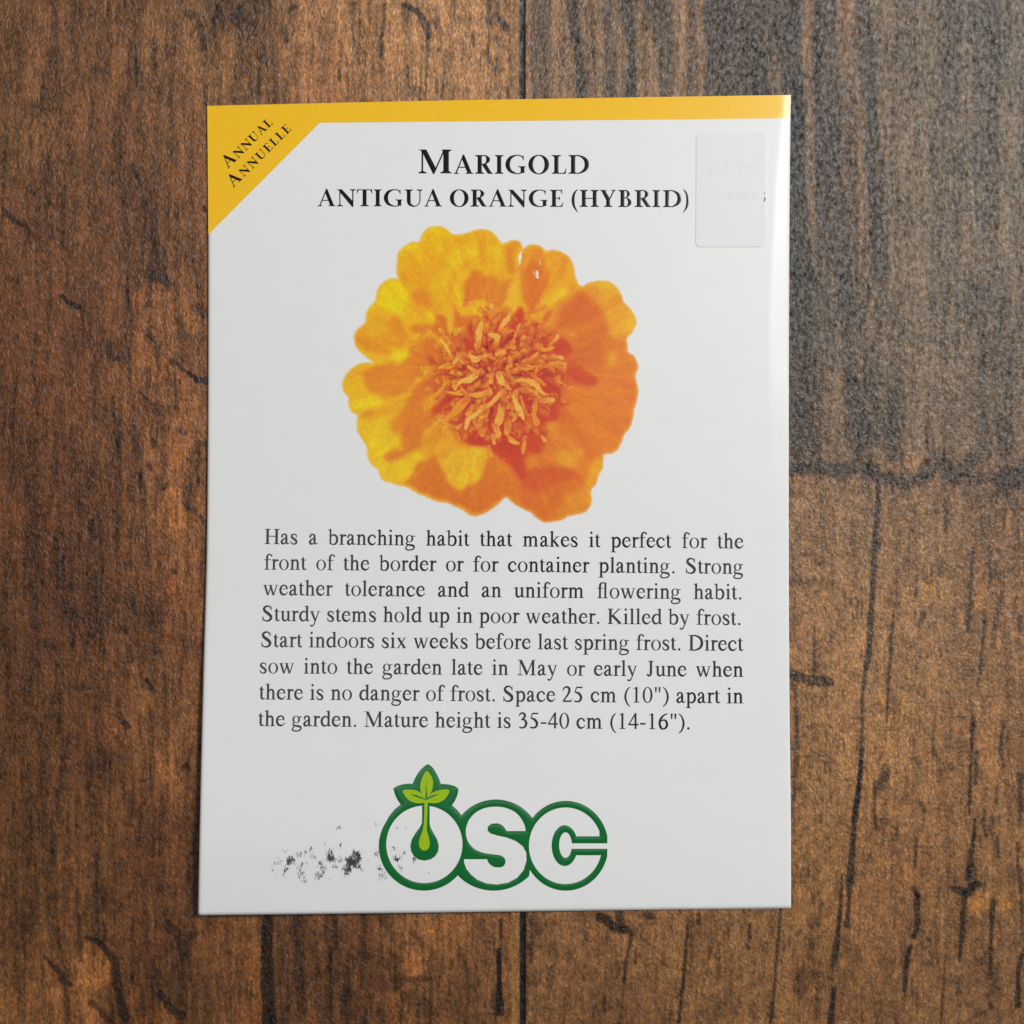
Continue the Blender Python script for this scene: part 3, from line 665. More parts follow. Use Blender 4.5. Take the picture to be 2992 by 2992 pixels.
TEXT = {
    'a': (44.4, P_((8.5, 33, 7), (11, 41, 6), (19, 44.3, 4.5), (27, 40.5, 7), (28.8, 31, 8.4), (28.8, 12, 8.4), (31, 4.5, 6.5), (36, 3, 3.5), (43, 7, 2)) + P_((28, 27.5, 3.5), (15, 21.5, 5.5), (8, 12, 9), (11, 4, 8), (19, 3, 5), (28.5, 10, 3)) + [dot(8.8, 33, 4.2)]),
    'b': (50, [rect(7.5, 2, 15.5, 68), [(0, 62.5), (7.5, 61.5), (15.5, 68.3), (14, 68.8), (0, 64.5)]] + P_((14, 36, 3.5), (25, 43, 6), (37.5, 37.5, 8), (42, 23, 9), (37.5, 8, 8), (27, 1.4, 4.5), (11, 4.5, 4))),
    'c': (44.4, P_((37.5, 33.5, 6.5), (31, 41.5, 5), (21, 43, 5), (10, 34, 8.4), (7.3, 21, 9), (13, 7.5, 8.8), (24, 2.5, 7), (34, 6, 3.5), (41, 14, 2)) + [dot(36.5, 34, 4.6)]),
    'd': (50, lcstem(34.3, 68, 3) + [[(42, 0), (49.5, 3.5), (49.5, 5.5), (42, 7)], rect(38, 0, 43, 8)] + P_((36, 36, 3.5), (26, 43.5, 4.5), (13, 37, 8), (7.5, 21.5, 9), (13, 7, 8.4), (23, 3, 5.5), (36, 9, 3))),
    'e': (44.4, [rect(8, 26.2, 40.2, 29.2)] + P_((37.3, 27, 6), (34, 38.5, 6.5), (23, 44, 4.6), (11.5, 37, 7.5), (7.2, 22.5, 8.8), (12.5, 8.5, 9.2), (24, 3.2, 7), (34, 6.5, 3.5), (41.5, 15.5, 2))),
    'f': (33.3, [rect(10, 0, 18.9, 56), rect(2, 41.3, 31, 45)] + P_((14.4, 50, 8.8), (16.3, 60.5, 7.5), (22.5, 66.3, 4.6), (29, 65.5, 4.6), (34, 61, 4)) + [dot(34, 61, 4.3)] + serif(14.4, 12.4, 13.5)),
    'g': (50, ring(21.5, 29.5, 17.2, 16.2, 8.6, 13.4) + [[(30, 41.5), (47, 43.2), (47, 38.6), (33, 38)]] + P_((13, 17.5, 3.5), (7.5, 10.5, 4.5), (10, 4.5, 5.5), (18, 2.6, 6)) + P_((10, 4.5, 5), (24, 1.8, 7), (38, -.8, 8.4), (43.3, -8, 5.5), (36, -17, 4.8), (21, -20, 4.2), (8, -17, 5), (5, -10, 4.8), (13, -1, 3.4))),
    'h': (50, lcstem(9, 68) + serif(13.2, 12, 11) + P_((16, 35, 3.5), (24, 41.5, 6), (32, 41.5, 7), (36.8, 34, 8.4), (37.3, 20, 8.4), (37.3, 0, 8.4)) + serif(37.3, 10.5, 11.5)),
    'i': (27.8, lcstem(9.7, 46) + serif(14, 12, 11.5) + [dot(13.2, 62.5, 5.6)]),
    'k': (50, lcstem(8.5, 68) + serif(12.7, 12, 11) + P_((16, 23, 3.4), (37, 43, 3.4)) + [rect(27, 43.1, 48, 45)] + P_((20, 27, 8), (40, 2.5, 8.4)) + [rect(29, 0, 50, 1.9)]),
    'l': (27.8, lcstem(9.7, 68) + serif(13.9, 12, 12)),
    'm': (77.8, lcstem(9, 46) + serif(13.2, 12, 10) + P_((16, 36, 3.5), (24, 41.8, 6), (31.5, 41.8, 7), (36, 34.5, 8.4), (36.4, 20, 8.4), (36.4, 0, 8.4)) + serif(36.4, 10, 10) + P_((40, 36, 3.5), (48, 41.8, 6), (56, 41.8, 7), (61, 34.5, 8.4), (61.5, 20, 8.4), (61.5, 0, 8.4)) + serif(61.5, 10.5, 12)),
    'n': (50, lcstem(9, 46) + serif(13.2, 12, 11) + P_((16, 35.5, 3.5), (24, 41.8, 6), (32, 41.8, 7), (36.8, 34, 8.4), (37.3, 20, 8.4), (37.3, 0, 8.4)) + serif(37.3, 10.5, 11.5)),
    'o': (50, ring(25, 22.3, 22.3, 23.6, 13, 20.6, tilt=.12)),
    'p': (50, lcstem(8.5, 46, -21.7) + serif(12.7, 12, 12, -21.7) + P_((16, 35, 3.5), (26.5, 43, 6.5), (38, 37, 8.4), (42, 22, 9), (37.5, 8, 8.4), (27, 1.8, 5), (15, 5, 3.5))),
    'r': (33.3, lcstem(8.5, 46) + serif(12.7, 12, 12.5) + P_((16, 33, 3.5), (22, 41, 5.5), (28.5, 41.5, 7)) + [dot(29.6, 40.2, 4.8)]),
    's': (38.9, P_((31.5, 31, 2), (30.3, 38, 3.2), (24, 43.2, 4), (15, 43.6, 4.5), (9, 38.5, 7), (9, 31.5, 8), (16, 25.5, 9), (26, 19, 9), (30.5, 11, 8), (27, 4, 6.5), (19, 1.4, 4.4), (10, 3.5, 4), (6, 9, 3.4), (5, 15.5, 2))),
    't': (27.8, [[(1.5, 41.5), (25.5, 41.5), (25.5, 45), (1.5, 43.6)], [(2, 43), (12.8, 57.5), (15, 57.5), (15, 43)]] + P_((12.3, 50, 6), (12, 42, 8.4), (12, 12, 8.4), (14.5, 4.6, 7), (19.5, 2.6, 5), (27, 6.5, 2))),
    'u': (50, lcstem(8.4, 45, 12) + P_((12.6, 14, 8.4), (14.8, 6.5, 8.4), (22, 2.5, 6.4), (29, 5, 4), (36, 11, 3)) + lcstem(33.6, 45, 3) + [[(41, 0), (49.5, 3.2), (49.5, 5.2), (41, 7)], rect(37.5, 0, 42, 8)]),
    'w': (72.2, P_((9.5, 44, 8.6), (23.5, 0, 6)) + P_((24, 0, 3.4), (36.5, 38, 3.6)) + P_((34, 44, 8.6), (48.5, 0, 6)) + P_((49, 0, 3.4), (62.5, 43, 3.2)) + [rect(1, 43.1, 20, 45), rect(25, 43.1, 44, 45), rect(54, 43.1, 71, 45)]),
    'x': (50, P_((10, 44, 8.8), (39.5, 1, 8.8)) + P_((39, 43, 3.4), (10, 2, 3.4)) + [rect(1.5, 43.1, 22, 45), rect(30, 43.1, 47, 45), rect(1, 0, 17.5, 1.9), rect(27, 0, 49, 1.9)]),
    'y': (50, P_((9, 44, 8.6), (26.5, 3, 7)) + P_((40.5, 43, 3.4), (24, -3, 3.6), (18, -15, 4.4), (12, -19.6, 4.5), (6, -17.5, 4.5)) + [dot(6.6, -17, 4.2), rect(1, 43.1, 21, 45), rect(31, 43.1, 48, 45)]),
    '~': (55.6, [rect(10, 0, 18.9, 56), rect(2, 41.3, 29, 45)] + P_((14.4, 50, 8.8), (16.3, 60.5, 7.5), (22.5, 66.3, 4.6), (34, 67, 4.6)) + serif(14.4, 12.4, 12) + [rect(34.5, 0, 43.5, 68.2)] + serif(39, 11.5, 12.5)),
    'H': (72.2, cst(10.5) + cst(51.7) + [rect(15, 32.2, 57, 36.2)]),
    'S': (55.6, P_((42.5, 48, 2), (39.5, 58, 3.6), (30, 64.6, 5), (17.5, 62.5, 7.5), (10.5, 53.5, 9.5), (15, 43, 11), (30, 32.5, 12), (42, 21, 11.5), (40.5, 8.5, 9.5), (29, 1.4, 6), (16, 2.5, 4.4), (8.5, 9, 3.6), (5.2, 21, 2)) + [[(42.2, 67), (44.2, 67), (44.8, 47), (42.4, 47)], [(4, 21.5), (6.2, 21.5), (6.2, -1.4), (4.2, -1.4)]]),
    'K': (72.2, cst(11) + P_((20, 32, 3.8), (55, 64, 3.8)) + [rect(44, 64.3, 68, 66.2)] + P_((24, 38, 10), (61, 2.5, 10.4)) + [rect(45, 0, 72, 1.9)]),
    'D': (72.2, cst(10.5, r=2) + P_((16, 64.3, 4), (36, 63.4, 5.4), (56, 52, 9.5), (62.5, 33, 11), (56, 14, 9.5), (36, 2.8, 5.4), (16, 1.9, 4))),
    'M': (88.9, [rect(11.5, 0, 15, 63)] + serif(13.2, 12.4, 13) + [[(1, 66.2), (20.5, 66.2), (47, 14), (42.5, 0), (40.5, 0), (12, 58.5), (8, 63.5), (1, 64.3)]] + P_((43, 2, 3.6), (69, 62, 3.6)) + [rect(65.8, 0, 76.6, 66.2), rect(66, 64.3, 87, 66.2)] + serif(71.2, 14.5, 15.5)),
    'J': (38.9, [rect(15.8, 14, 26.4, 66.2)] + serif(21.1, 13.5, 14, 66.2, 5, False) + P_((21.1, 18, 10.4), (19.6, 7, 8), (13, 1.2, 5), (6.5, 4, 5)) + [dot(6.8, 6.2, 4.8)]),
    '1': (50, [rect(20.5, 0, 29.8, 67), [(11, 57.8), (11, 59.6), (27.5, 67.8), (29.8, 67.8), (21, 59)]] + serif(25.1, 13.5, 14)),
    '2': (50, P_((4.5, 48.5, 2.4), (10, 59.5, 5), (20.5, 64.6, 6.5), (31.5, 59.5, 9), (33.8, 48, 9.4), (26.5, 31, 7), (7, 5.5, 4.4)) + [[(3, 0), (42.5, 0), (47.5, 14), (45.6, 14), (40, 7.4), (7.5, 7.4)]]),
    '3': (50, P_((6, 51.5, 2.4), (12, 60.8, 4.8), (22, 64.6, 6.5), (31, 58, 9), (30.3, 46.5, 8), (16, 36, 2.6)) + P_((18, 37, 3), (32, 34, 7.4), (38.6, 21.5, 9.6), (33.5, 7, 8), (21, 1.2, 5), (7, 3.6, 5.5))),
    '4': (50, [rect(29.5, 0, 38.3, 67.6), rect(1.5, 15.4, 47, 22.4), [(30, 67.6), (38, 67.6), (31, 58)], [(1.5, 20), (7, 20), (34, 60), (34, 67.6), (31, 67.6)]]),
    '5': (50, [[(13.5, 59.5), (17, 66.2), (42, 66.2), (44.4, 69), (40, 59.5)]] + P_((15.5, 63, 3.4), (9.5, 41.5, 3.4)) + P_((9.5, 42.5, 4), (25, 37.5, 9), (35.8, 23.5, 10), (33.5, 9, 8.4), (22, 2, 6), (5.5, 4, 5))),
    '6': (50, P_((44.5, 66.6, 2.4), (29, 60.5, 5.4), (14.5, 46, 8.6), (8.2, 25, 9.2), (13.5, 7, 8.6), (25, 1.2, 5.4), (36.5, 7.5, 8), (41.5, 21, 9.2), (36.5, 35, 7.8), (26, 39.4, 5), (12.5, 33.5, 3))),
    '0': (50, ring(25, 33, 22.3, 34.4, 12.8, 31)),
    '.': (25, [dot(12.5, 4.6, 5.6)]),
    '(': (33.3, P_((30, 67, 2), (16.5, 53, 5.5), (8.6, 25, 8), (16.5, -3, 5.5), (30, -17, 2))),
    ')': (33.3, P_((3.3, 67, 2), (16.8, 53, 5.5), (24.7, 25, 8), (16.8, -3, 5.5), (3.3, -17, 2))),
    '"': (40.8, P_((12, 67, 8.4), (12.2, 43.5, 3.4)) + P_((28.6, 67, 8.4), (28.4, 43.5, 3.4))),
    '-': (33.3, [rect(3.5, 18.8, 28.8, 26)]),
}


def st2(x0, x1, y0=0, y1=100, b=None, t=None):
    """heading stem with flared, bracketed feet; b, t = (left, right) ends of the foot and head"""
    out = [rect(x0, y0, x1, y1)]
    if b:
        out.append([(b[0], y0), (b[1], y0), (b[1], y0 + 3.4), (x1 + .2, y0 + 10), (x0 - .2, y0 + 10), (b[0], y0 + 3.4)])
    if t:
        out.append([(t[0], y1), (t[1], y1), (t[1], y1 - 3.4), (x1 + .2, y1 - 10), (x0 - .2, y1 - 10), (t[0], y1 - 3.4)])
    return out


CAPS = {
    'I': (45, st2(11.5, 33.5, b=(0, 45), t=(0, 45))),
    'A': (107, [[(50, 104), (59, 100), (97, 7), (107, 3.2), (107, 0), (65, 0), (65, 3.2), (74, 7), (44, 82)], [(46, 90), (52, 104), (55, 96), (19, 6), (30, 3), (30, 0), (0, 0), (0, 3), (11, 6)], rect(26, 32, 67, 37.5)]),
    'N': (112, st2(15, 21.5, b=(0, 37)) + [[(1, 100), (30, 100), (98, 26), (98, -4), (90, -4), (18, 82), (9, 96.5), (1, 97)]] + st2(91, 98, t=(76, 112))),
    'T': (91, st2(34, 57, b=(20, 71)) + [rect(3, 95, 88, 100), [(2, 100), (0, 77), (3.4, 77), (12, 95)], [(89, 100), (91, 77), (87.6, 77), (79, 95)]]),
    'G': (108, pen((95, 86, 4), (82, 95, 6), (58, 98.5, 6), (26, 84, 17), (12.5, 50, 25), (26, 16, 17), (60, 1.5, 6), (84, 5, 7), (98, 14, 8), n=6) + [[(94, 98), (97.5, 98), (97.5, 72), (94.5, 72), (88, 90)], rect(81, 4, 102, 38), [(66, 40.5), (108, 40.5), (108, 37.5), (101, 33), (82, 33), (66, 37.5)]]),
    'U': (106, st2(13.5, 36, 28, 100, t=(0, 51)) + pen((24.8, 32, 22.4), (30, 14, 18), (54, 1.5, 8), (80, 11, 6), (90, 32, 6.5), n=6) + st2(86.7, 93.2, 30, 100, t=(70, 106))),
    'O': (110, ring(55, 49.5, 55, 52.5, 30.5, 47, 48, .16)),
    'R': (96, st2(13.5, 36, b=(0, 50), t=(0, 40)) + pen((34, 97, 6), (56, 96.5, 7), (70, 76, 21), (56, 54.5, 8), (34, 50.5, 5), n=6) + [[(40, 54), (60, 52), (86, 9), (96, 3.2), (96, 0), (68, 0), (38, 47)]]),
    'L': (78, st2(13.5, 36, b=(0, 40), t=(0, 50)) + [rect(30, 0, 74, 5), [(58, 4), (73, 0), (78, 30), (74.6, 30), (69, 12)]]),
    'D': (110, st2(13.5, 36, b=(0, 42), t=(0, 42)) + pen((32, 97, 6), (58, 96, 7), (87, 78, 18), (97.5, 50, 25), (87, 22, 18), (58, 4, 7), (32, 3, 6), n=6)),
    'E': (79, st2(13.5, 36, b=(0, 42), t=(0, 42)) + [rect(34, 95, 70, 100), [(58, 96), (71.5, 100), (73, 75), (69.6, 75), (66, 91)], rect(34, 48, 58, 53), [(56, 39), (59.4, 39), (59.4, 62), (56, 62), (51, 52), (51, 49)], rect(34, 0, 74, 5), [(58, 4), (74, 0), (79, 27), (75.6, 27), (70, 12)]]),
    'H': (113, st2(13.5, 36, b=(0, 49), t=(0, 49)) + st2(77, 99.5, b=(64, 113), t=(64, 113)) + [rect(34, 47.5, 79, 53)]),
    'Y': (92, [[(0, 100), (38, 100), (38, 97), (31, 94), (55, 53), (58, 42), (35, 40), (8, 93), (0, 97)], [(64, 100), (92, 100), (92, 97), (83, 94), (57, 42), (50, 44), (74, 94), (64, 97)]] + st2(35, 57.5, 0, 46, b=(21, 72))),
    'B': (79, st2(13.5, 36, b=(0, 40), t=(0, 40)) + pen((32, 97, 6), (48, 96.5, 7), (60, 77, 18), (48, 56, 6), (32, 53.5, 5), n=6) + pen((32, 53.5, 5), (52, 51.5, 7), (67.5, 27.5, 22), (52, 3.5, 7), (32, 2.5, 5), n=6)),
    'M': (137, st2(13, 20, b=(0, 35)) + [[(2, 100), (33, 100), (74, 20), (66, -3), (61, -3), (18, 84), (9, 96.5), (2, 97)]] + pen((64, 0, 6), (107, 98, 6)) + st2(103, 126, b=(90, 137), t=(97, 137))),
    '(': (37, pen((35.5, 105, 3), (15, 78, 13), (8.5, 40, 17), (15, 2, 13), (35.5, -33, 3), n=7)),
    ')': (37, pen((1.5, 105, 3), (22, 78, 13), (28.5, 40, 17), (22, 2, 13), (1.5, -33, 3), n=7)),
}


def union(polys, extra=()):
    """merge overlapping outlines into one flat triangulation -> verts, tris"""
    vs, fs = [], []
    for p in polys:
        i = len(vs)
        vs += [Vector((float(x), float(y))) for x, y in p]
        a = sum(p[k - 1][0] * p[k][1] - p[k][0] * p[k - 1][1] for k in range(len(p)))
        idx = list(range(i, i + len(p)))
        fs.append(idx if a > 0 else idx[::-1])
    vs += [Vector((float(x), float(y))) for x, y in extra]
    ov, oe, of, _, _, orig = delaunay_2d_cdt(vs, [], fs, 0, 1e-4)
    tris = [f for f, o in zip(of, orig) if len(o)]
    return [(v.x, v.y) for v in ov], tris


_cache = {}


def glyph(table, ch):
    key = (id(table), ch)
    if key not in _cache:
        w, polys = table[ch]
        v, t = union(polys)
        _cache[key] = (w, v, t)
    return _cache[key]


# ---------------------------------------------------------------- the seed packet
LEFT = [(604.6, 308.5), (607, 560), (607.7, 800), (606.8, 1200), (603.2, 1600), (592.5, 2000), (583, 2400), (577.8, 2675)]
RIGHT = [(2311.3, 276.6), (2308, 560), (2306, 900), (2305.4, 1300), (2305.6, 1700), (2307.5, 2050), (2311.5, 2400), (2312, 2655)]
TOP = [(604.6, 308.5), (1200, 294.8), (1800, 284.5), (2311.3, 276.6)]
BOT = [(577.8, 2675), (1100, 2669.2), (1800, 2660.5), (2312, 2655)]


def edge_fn(pts, axis):
    q = np.array(spline(pts, 12))
    s = np.linspace(0, 1, 200)
    k = q[:, axis]
    k = (k - k[0]) / (k[-1] - k[0])
    return lambda t: np.stack([np.interp(t, k, q[:, 0]), np.interp(t, k, q[:, 1])], -1)


eL, eR, eT, eB = edge_fn(LEFT, 1), edge_fn(RIGHT, 1), edge_fn(TOP, 0), edge_fn(BOT, 0)


def coons(s, t):
    s, t = np.asarray(s, float), np.asarray(t, float)
    S, T_ = s[..., None], t[..., None]
    P00, P10, P01, P11 = (np.array(p) for p in (TOP[0], TOP[-1], BOT[0], BOT[-1]))
    return (1 - S) * eL(t) + S * eR(t) + (1 - T_) * eT(s) + T_ * eB(s) - ((1 - S) * (1 - T_) * P00 + S * (1 - T_) * P10 + (1 - S) * T_ * P01 + S * T_ * P11)


LEFT_H = np.array(spline([(0, .42), (.25, .5), (.5, .66), (.65, 1.0), (.8, 1.9), (.92, 2.5), (1, 2.0)], 14))


def height(u, v):
    """paper height in mm above the table at photograph pixel u, v"""
    u, v = np.asarray(u, float), np.asarray(v, float)
    t = np.clip((v - 290) / 2375, 0, 1)
    s = np.clip((u - 595) / 1713, 0, 1)
    left = np.interp(t, LEFT_H[:, 0], LEFT_H[:, 1])
    right = np.interp(t, [0, .5, 1], [.95, 1.0, .2])
    h = left * (1 - s) + right * s + .55 * 16 * s * (1 - s) * t * (1 - t) * .6
    crease = np.interp(v, [250, 330, 520, 900, 1300, 2000, 2660], [2283, 2278, 2262, 2243, 2243, 2262, 2300])
    over = np.maximum(0, u - crease) * PX / MM
    h = h + .05 * (fbm(u / 190, v / 230, 81, 2) - .5) * np.clip(16 * s * (1 - s) * t * (1 - t) * 2, 0, 1)
    fall = np.interp(v, [280, 420, 620, 1030, 1200, 1500], [.55, .8, 1, 1, .35, .22])
    h = h - .155 * fall * np.where(over < .8, over * over / 1.6, over - .4)
    return h


def on_paper(uv, lift):
    """list of photograph pixels -> points lying on the packet, lifted by some hundredths of a mm"""
    uv = np.asarray(uv, float)
    h = (height(uv[:, 0], uv[:, 1]) + np.asarray(lift)) * MM
    k = PX * (CAM_H - h) / CAM_H
    return np.stack([(uv[:, 0] - 1496) * k, (1496 - uv[:, 1]) * k, h], 1)


packet = bpy.data.objects.new('seed_packet', None)
packet.empty_display_size = 0.01
COL.objects.link(packet)
tag(packet, 'white marigold seed packet with yellow top band and orange flower, lying on brown wood', 'seed packet')

paper = Mat('glossy_white_paper')
pn = paper.noise(9000, (1, 1, 1), 2)
paper.set(Roughness=.36, Specular_IOR_Level=.24)
pw = paper.noise(260, (1, 1, 1), 3)
rgb = paper.node('ShaderNodeRGB')
rgb.outputs[0].default_value = (.815, .826, .822, 1)
paper.scale_colour(rgb.outputs[0], paper.ramp(pw, .992, 1.008, .3, .7))
paper.bump(pn, .05, .00004)

# body: top sheet, bottom sheet and edges, closed
ss = np.concatenate([np.linspace(0, .03, 8)[:-1], np.linspace(.03, .945, 60), np.linspace(.945, 1, 34)[1:]])
ts = np.concatenate([np.linspace(0, .03, 8)[:-1], np.linspace(.03, .97, 80), np.linspace(.97, 1, 8)[1:]])
S2, T2 = np.meshgrid(ss, ts)
UV = coons(S2, T2)
nt_, ns_ = S2.shape
top = on_paper(UV.reshape(-1, 2), 0)
bot = top.copy()
edge = np.minimum(np.minimum(S2, 1 - S2) * 82, np.minimum(T2, 1 - T2) * 114).reshape(-1)
bot[:, 2] = np.maximum(.03 * MM, top[:, 2] - (.22 + np.clip(edge / 14, 0, 1) * 2) * MM)
# soften the rim of the top sheet
top[:, 2] -= (.10 * np.exp(-edge / .12)) * MM
F1 = grid_faces(nt_, ns_)
N = nt_ * ns_
F2 = F1[:, ::-1] + N
rim = []
for i in range(nt_ - 1):
    a, b = i * ns_, (i + 1) * ns_
    rim.append((a, a + N, b + N, b))
    a, b = a + ns_ - 1, b + ns_ - 1
    rim.append((b, b + N, a + N, a))
for j in range(ns_ - 1):
    rim.append((j + 1, j + 1 + N, j + N, j))
    a = (nt_ - 1) * ns_ + j
    rim.append((a, a + N, a + 1 + N, a + 1))
body = link('envelope', mesh_arrays('envelope', np.vstack([top, bot]), np.vstack([F1, F2, np.array(rim)])), paper.m, packet)


def ink(name, col, rough=.3, spec=.45):
    m = Mat(name)
    n_ = m.noise(5200, (1, 1, 1), 2)
    r = m.node('ShaderNodeRGB')
    r.outputs[0].default_value = col
    m.scale_colour(r.outputs[0], m.ramp(n_, .93, 1.07, .25, .75))
    m.set(Roughness=rough, Specular_IOR_Level=spec)
    return m.m


def steiner(poly, gap, xs=None):
    p = np.array(poly)
    x = np.arange(p[:, 0].min() + gap / 2, p[:, 0].max(), gap) if xs is None else np.array(xs)
    y = np.arange(p[:, 1].min() + gap / 2, p[:, 1].max(), gap)
    X, Y = np.meshgrid(x, y)
    sd = poly_sd(X, Y, [tuple(q) for q in poly])
    k = sd < -3
    return list(zip(X[k], Y[k]))


def printed(name, verts, tris, lift, mat, smooth=True, parent=None):
    """flat print following the paper"""
    P = on_paper(verts, lift)
    me_ = bpy.data.meshes.new(name)
    fs = []
    for t in tris:
        a = sum(verts[t[k - 1]][0] * verts[t[k]][1] - verts[t[k]][0] * verts[t[k - 1]][1] for k in range(len(t)))
        fs.append(tuple(t) if a < 0 else tuple(t)[::-1])
    me_.from_pydata([tuple(p) for p in P], [], fs)
    me_.polygons.foreach_set('use_smooth', [smooth] * len(fs))
    me_.update()
    return link(name, me_, mat, parent or packet)


def refine(verts, tris, gap):
    """re-triangulate a flat print with inner points; also gives each point's distance to the outline"""
    cnt = {}
    for t in tris:
        for k in range(len(t)):
            e = (min(t[k - 1], t[k]), max(t[k - 1], t[k]))
            cnt[e] = cnt.get(e, 0) + 1
    be = [e for e, c in cnt.items() if c == 1]
    used = sorted({i for e in be for i in e})
    rem = {i: k for k, i in enumerate(used)}
    bv = np.array([verts[i] for i in used])
    be = [(rem[a], rem[b]) for a, b in be]
    x = np.arange(bv[:, 0].min() + gap * .37, bv[:, 0].max(), gap)
    y = np.arange(bv[:, 1].min() + gap * .41, bv[:, 1].max(), gap)
    X, Y = np.meshgrid(x, y)
    X = X.ravel() + gap * .2 * np.sin(Y.ravel() * 3.1)
    Y = Y.ravel()

    def inside_dist(X, Y):
        d = np.full(X.shape, 1e9)
        ins = np.zeros(X.shape, bool)
        for a, b in be:
            ax, ay = bv[a]
            bx_, by = bv[b]
            dx, dy = bx_ - ax, by - ay
            L = dx * dx + dy * dy + 1e-12
            t = np.clip(((X - ax) * dx + (Y - ay) * dy) / L, 0, 1)
            d = np.minimum(d, np.hypot(X - ax - t * dx, Y - ay - t * dy))
            if ay != by:
                ins ^= ((ay > Y) != (by > Y)) & (X < dx * (Y - ay) / dy + ax)
        return ins, d
    ins, d = inside_dist(X, Y)
    k = ins & (d > gap * .35)
    pts = [Vector((float(q[0]), float(q[1]))) for q in bv] + [Vector((float(a), float(b))) for a, b in zip(X[k], Y[k])]
    ov, oe, of, _, _, _ = delaunay_2d_cdt(pts, be, [], 0, 1e-4)
    ov = np.array([(q.x, q.y) for q in ov])
    c = np.array([ov[list(f)].mean(0) for f in of])
    ins, _ = inside_dist(c[:, 0], c[:, 1])
    tr = [f for f, i in zip(of, ins) if i]
    _, dv = inside_dist(ov[:, 0], ov[:, 1])
    return [tuple(q) for q in ov], tr, dv


def domed(name, verts, tris, lift, mat, gap, width, depth, parent=None):
    """thick glossy ink: the print swells up from its outline"""
    v, t, d = refine(verts, tris, gap)
    q = np.clip(d * PX / MM / width, 0, 1)
    return printed(name, v, t, lift + depth * (1 - (1 - q) ** 2), mat, parent=parent)


black_ink = ink('black_printing_ink', (.007, .008, .010, 1), .22, .5)
yellow_ink = ink('yellow_printing_ink', alb(232, 181, 37), .3, .4)
green_ink = ink('green_printing_ink', alb(10, 100, 44), .2, .7)
lime_ink = ink('lime_printing_ink', alb(148, 180, 14), .3, .4)
fade_ink = ink('worn_grey_ink', alb(74, 73, 80), .5, .3)

# yellow band with the corner flash
band = [tuple(p) for p in eT(np.linspace(0, 1, 60))]
band += [(2311.2 - .35 * k, 276.6 + 69 * k / 6) for k in range(1, 7)]
band += [(2309 - (2309 - 934.7) * k / 60, 345.6 + (358.5 - 345.6) * k / 60) for k in range(1, 61)]
band += [(934.7 + (607.2 - 934.7) * k / 20, 358.5 + (686.9 - 358.5) * k / 20) for k in range(1, 21)]
band += [tuple(p) for p in eL(np.linspace(.16, .002, 14))]
# keep the print a hair inside the paper
cx_, cy_ = 1450, 900
band = [(x + (.8 if x < 620 else -.8 if x > 2300 else 0), y + (.8 if y < 310 else 0)) for x, y in band]
ex = steiner(band, 24) + steiner(band, 12, np.arange(2236, 2308, 5.0))
v, t = union([band], ex)
printed('yellow_band', v, t, .012, yellow_ink)


def line_of_text(table, text, x0, x1, base0, base1, cap, lean0=0, lean1=0, unit=66.2, boxes=None, widths=None, gapw=25.0, sc=None):
    """set one line between two points of the photograph; spaces stretch to fill it"""
    sc = cap / unit * .953 if sc is None else sc
    sy = cap / unit
    nat = sum(table[c][0] for c in text if c != ' ') * sc
    ns = text.count(' ')
    gap = (x1 - x0 - nat) / ns if ns else 0
    V, T_ = [], []
    x = x0
    for c in text:
        if c == ' ':
            x += gap
            continue
        w, gv, gt = glyph(table, c)
        i = len(V)
        for px, py in gv:
            X = x + px * sc
            f = (X - x0) / (x1 - x0)
            Y = base0 + (base1 - base0) * f - py * sy
            X += py * sy * (lean0 * (1 - f) + lean1 * f)
            V.append((X, Y))
        T_ += [[a + i for a in f] for f in gt]
        x += w * sc
    return V, T_


LINES = [
    ('Has a branching habit that makes it perfect for the', 771.6, 2173.5, 1589.7, 1603.0),
    ('front of the border or for container planting. Strong', 770.5, 2173.5, 1664.4, 1677.0),
    ('weather tolerance and an uniform ~owering habit.', 767.5, 2170.8, 1739.2, 1751.8),
    ('Sturdy stems hold up in poor weather. Killed by frost.', 764.0, 2168.5, 1814.7, 1826.5),
    ('Start indoors six weeks before last spring frost. Direct', 761.0, 2172.5, 1890.6, 1902.0),
    ('sow into the garden late in May or early June when', 756.5, 2173.0, 1967.3, 1978.0),
    ('there is no danger of frost. Space 25 cm (10") apart in', 756.0, 2173.0, 2043.7, 2055.5),
    ('the garden. Mature height is 35-40 cm (14-16").', 753.5, 2019.5, 2121.5, 2131.4)]
AV, AT = [], []
for i, (s, x0, x1, b0, b1) in enumerate(LINES):
    vv, tt = line_of_text(TEXT, s, x0, x1, b0, b1, 44.6 + .12 * i, lean0=.018, lean1=0)
    k = len(AV)
    AV += vv
    AT += [[a + k for a in f] for f in tt]
o = printed('description_text', AV, AT, .012, ink('glossy_text_ink', (.007, .008, .010, 1), .2, .62))
o['label'] = 'eight lines of small black serif description text'


def boxed(words, mat_name):
    """letters set one by one into measured boxes: (char, x0, x1, baseline, cap height)"""
    V, T_ = [], []
    for c, x0, x1, b, h in words:
        w, gv, gt = glyph(CAPS, c)
        i = len(V)
        V += [(x0 + px / w * (x1 - x0), b - py / 100 * h) for px, py in gv]
        T_ += [[a + i for a in f] for f in gt]
    return V, T_


def bx(s, ox, scale, spans, base, h, slope=0):
    return [(c, ox + a / scale, ox + b / scale, base + slope * (ox + a / scale - 900), h) for c, (a, b) in zip(s, spans)]


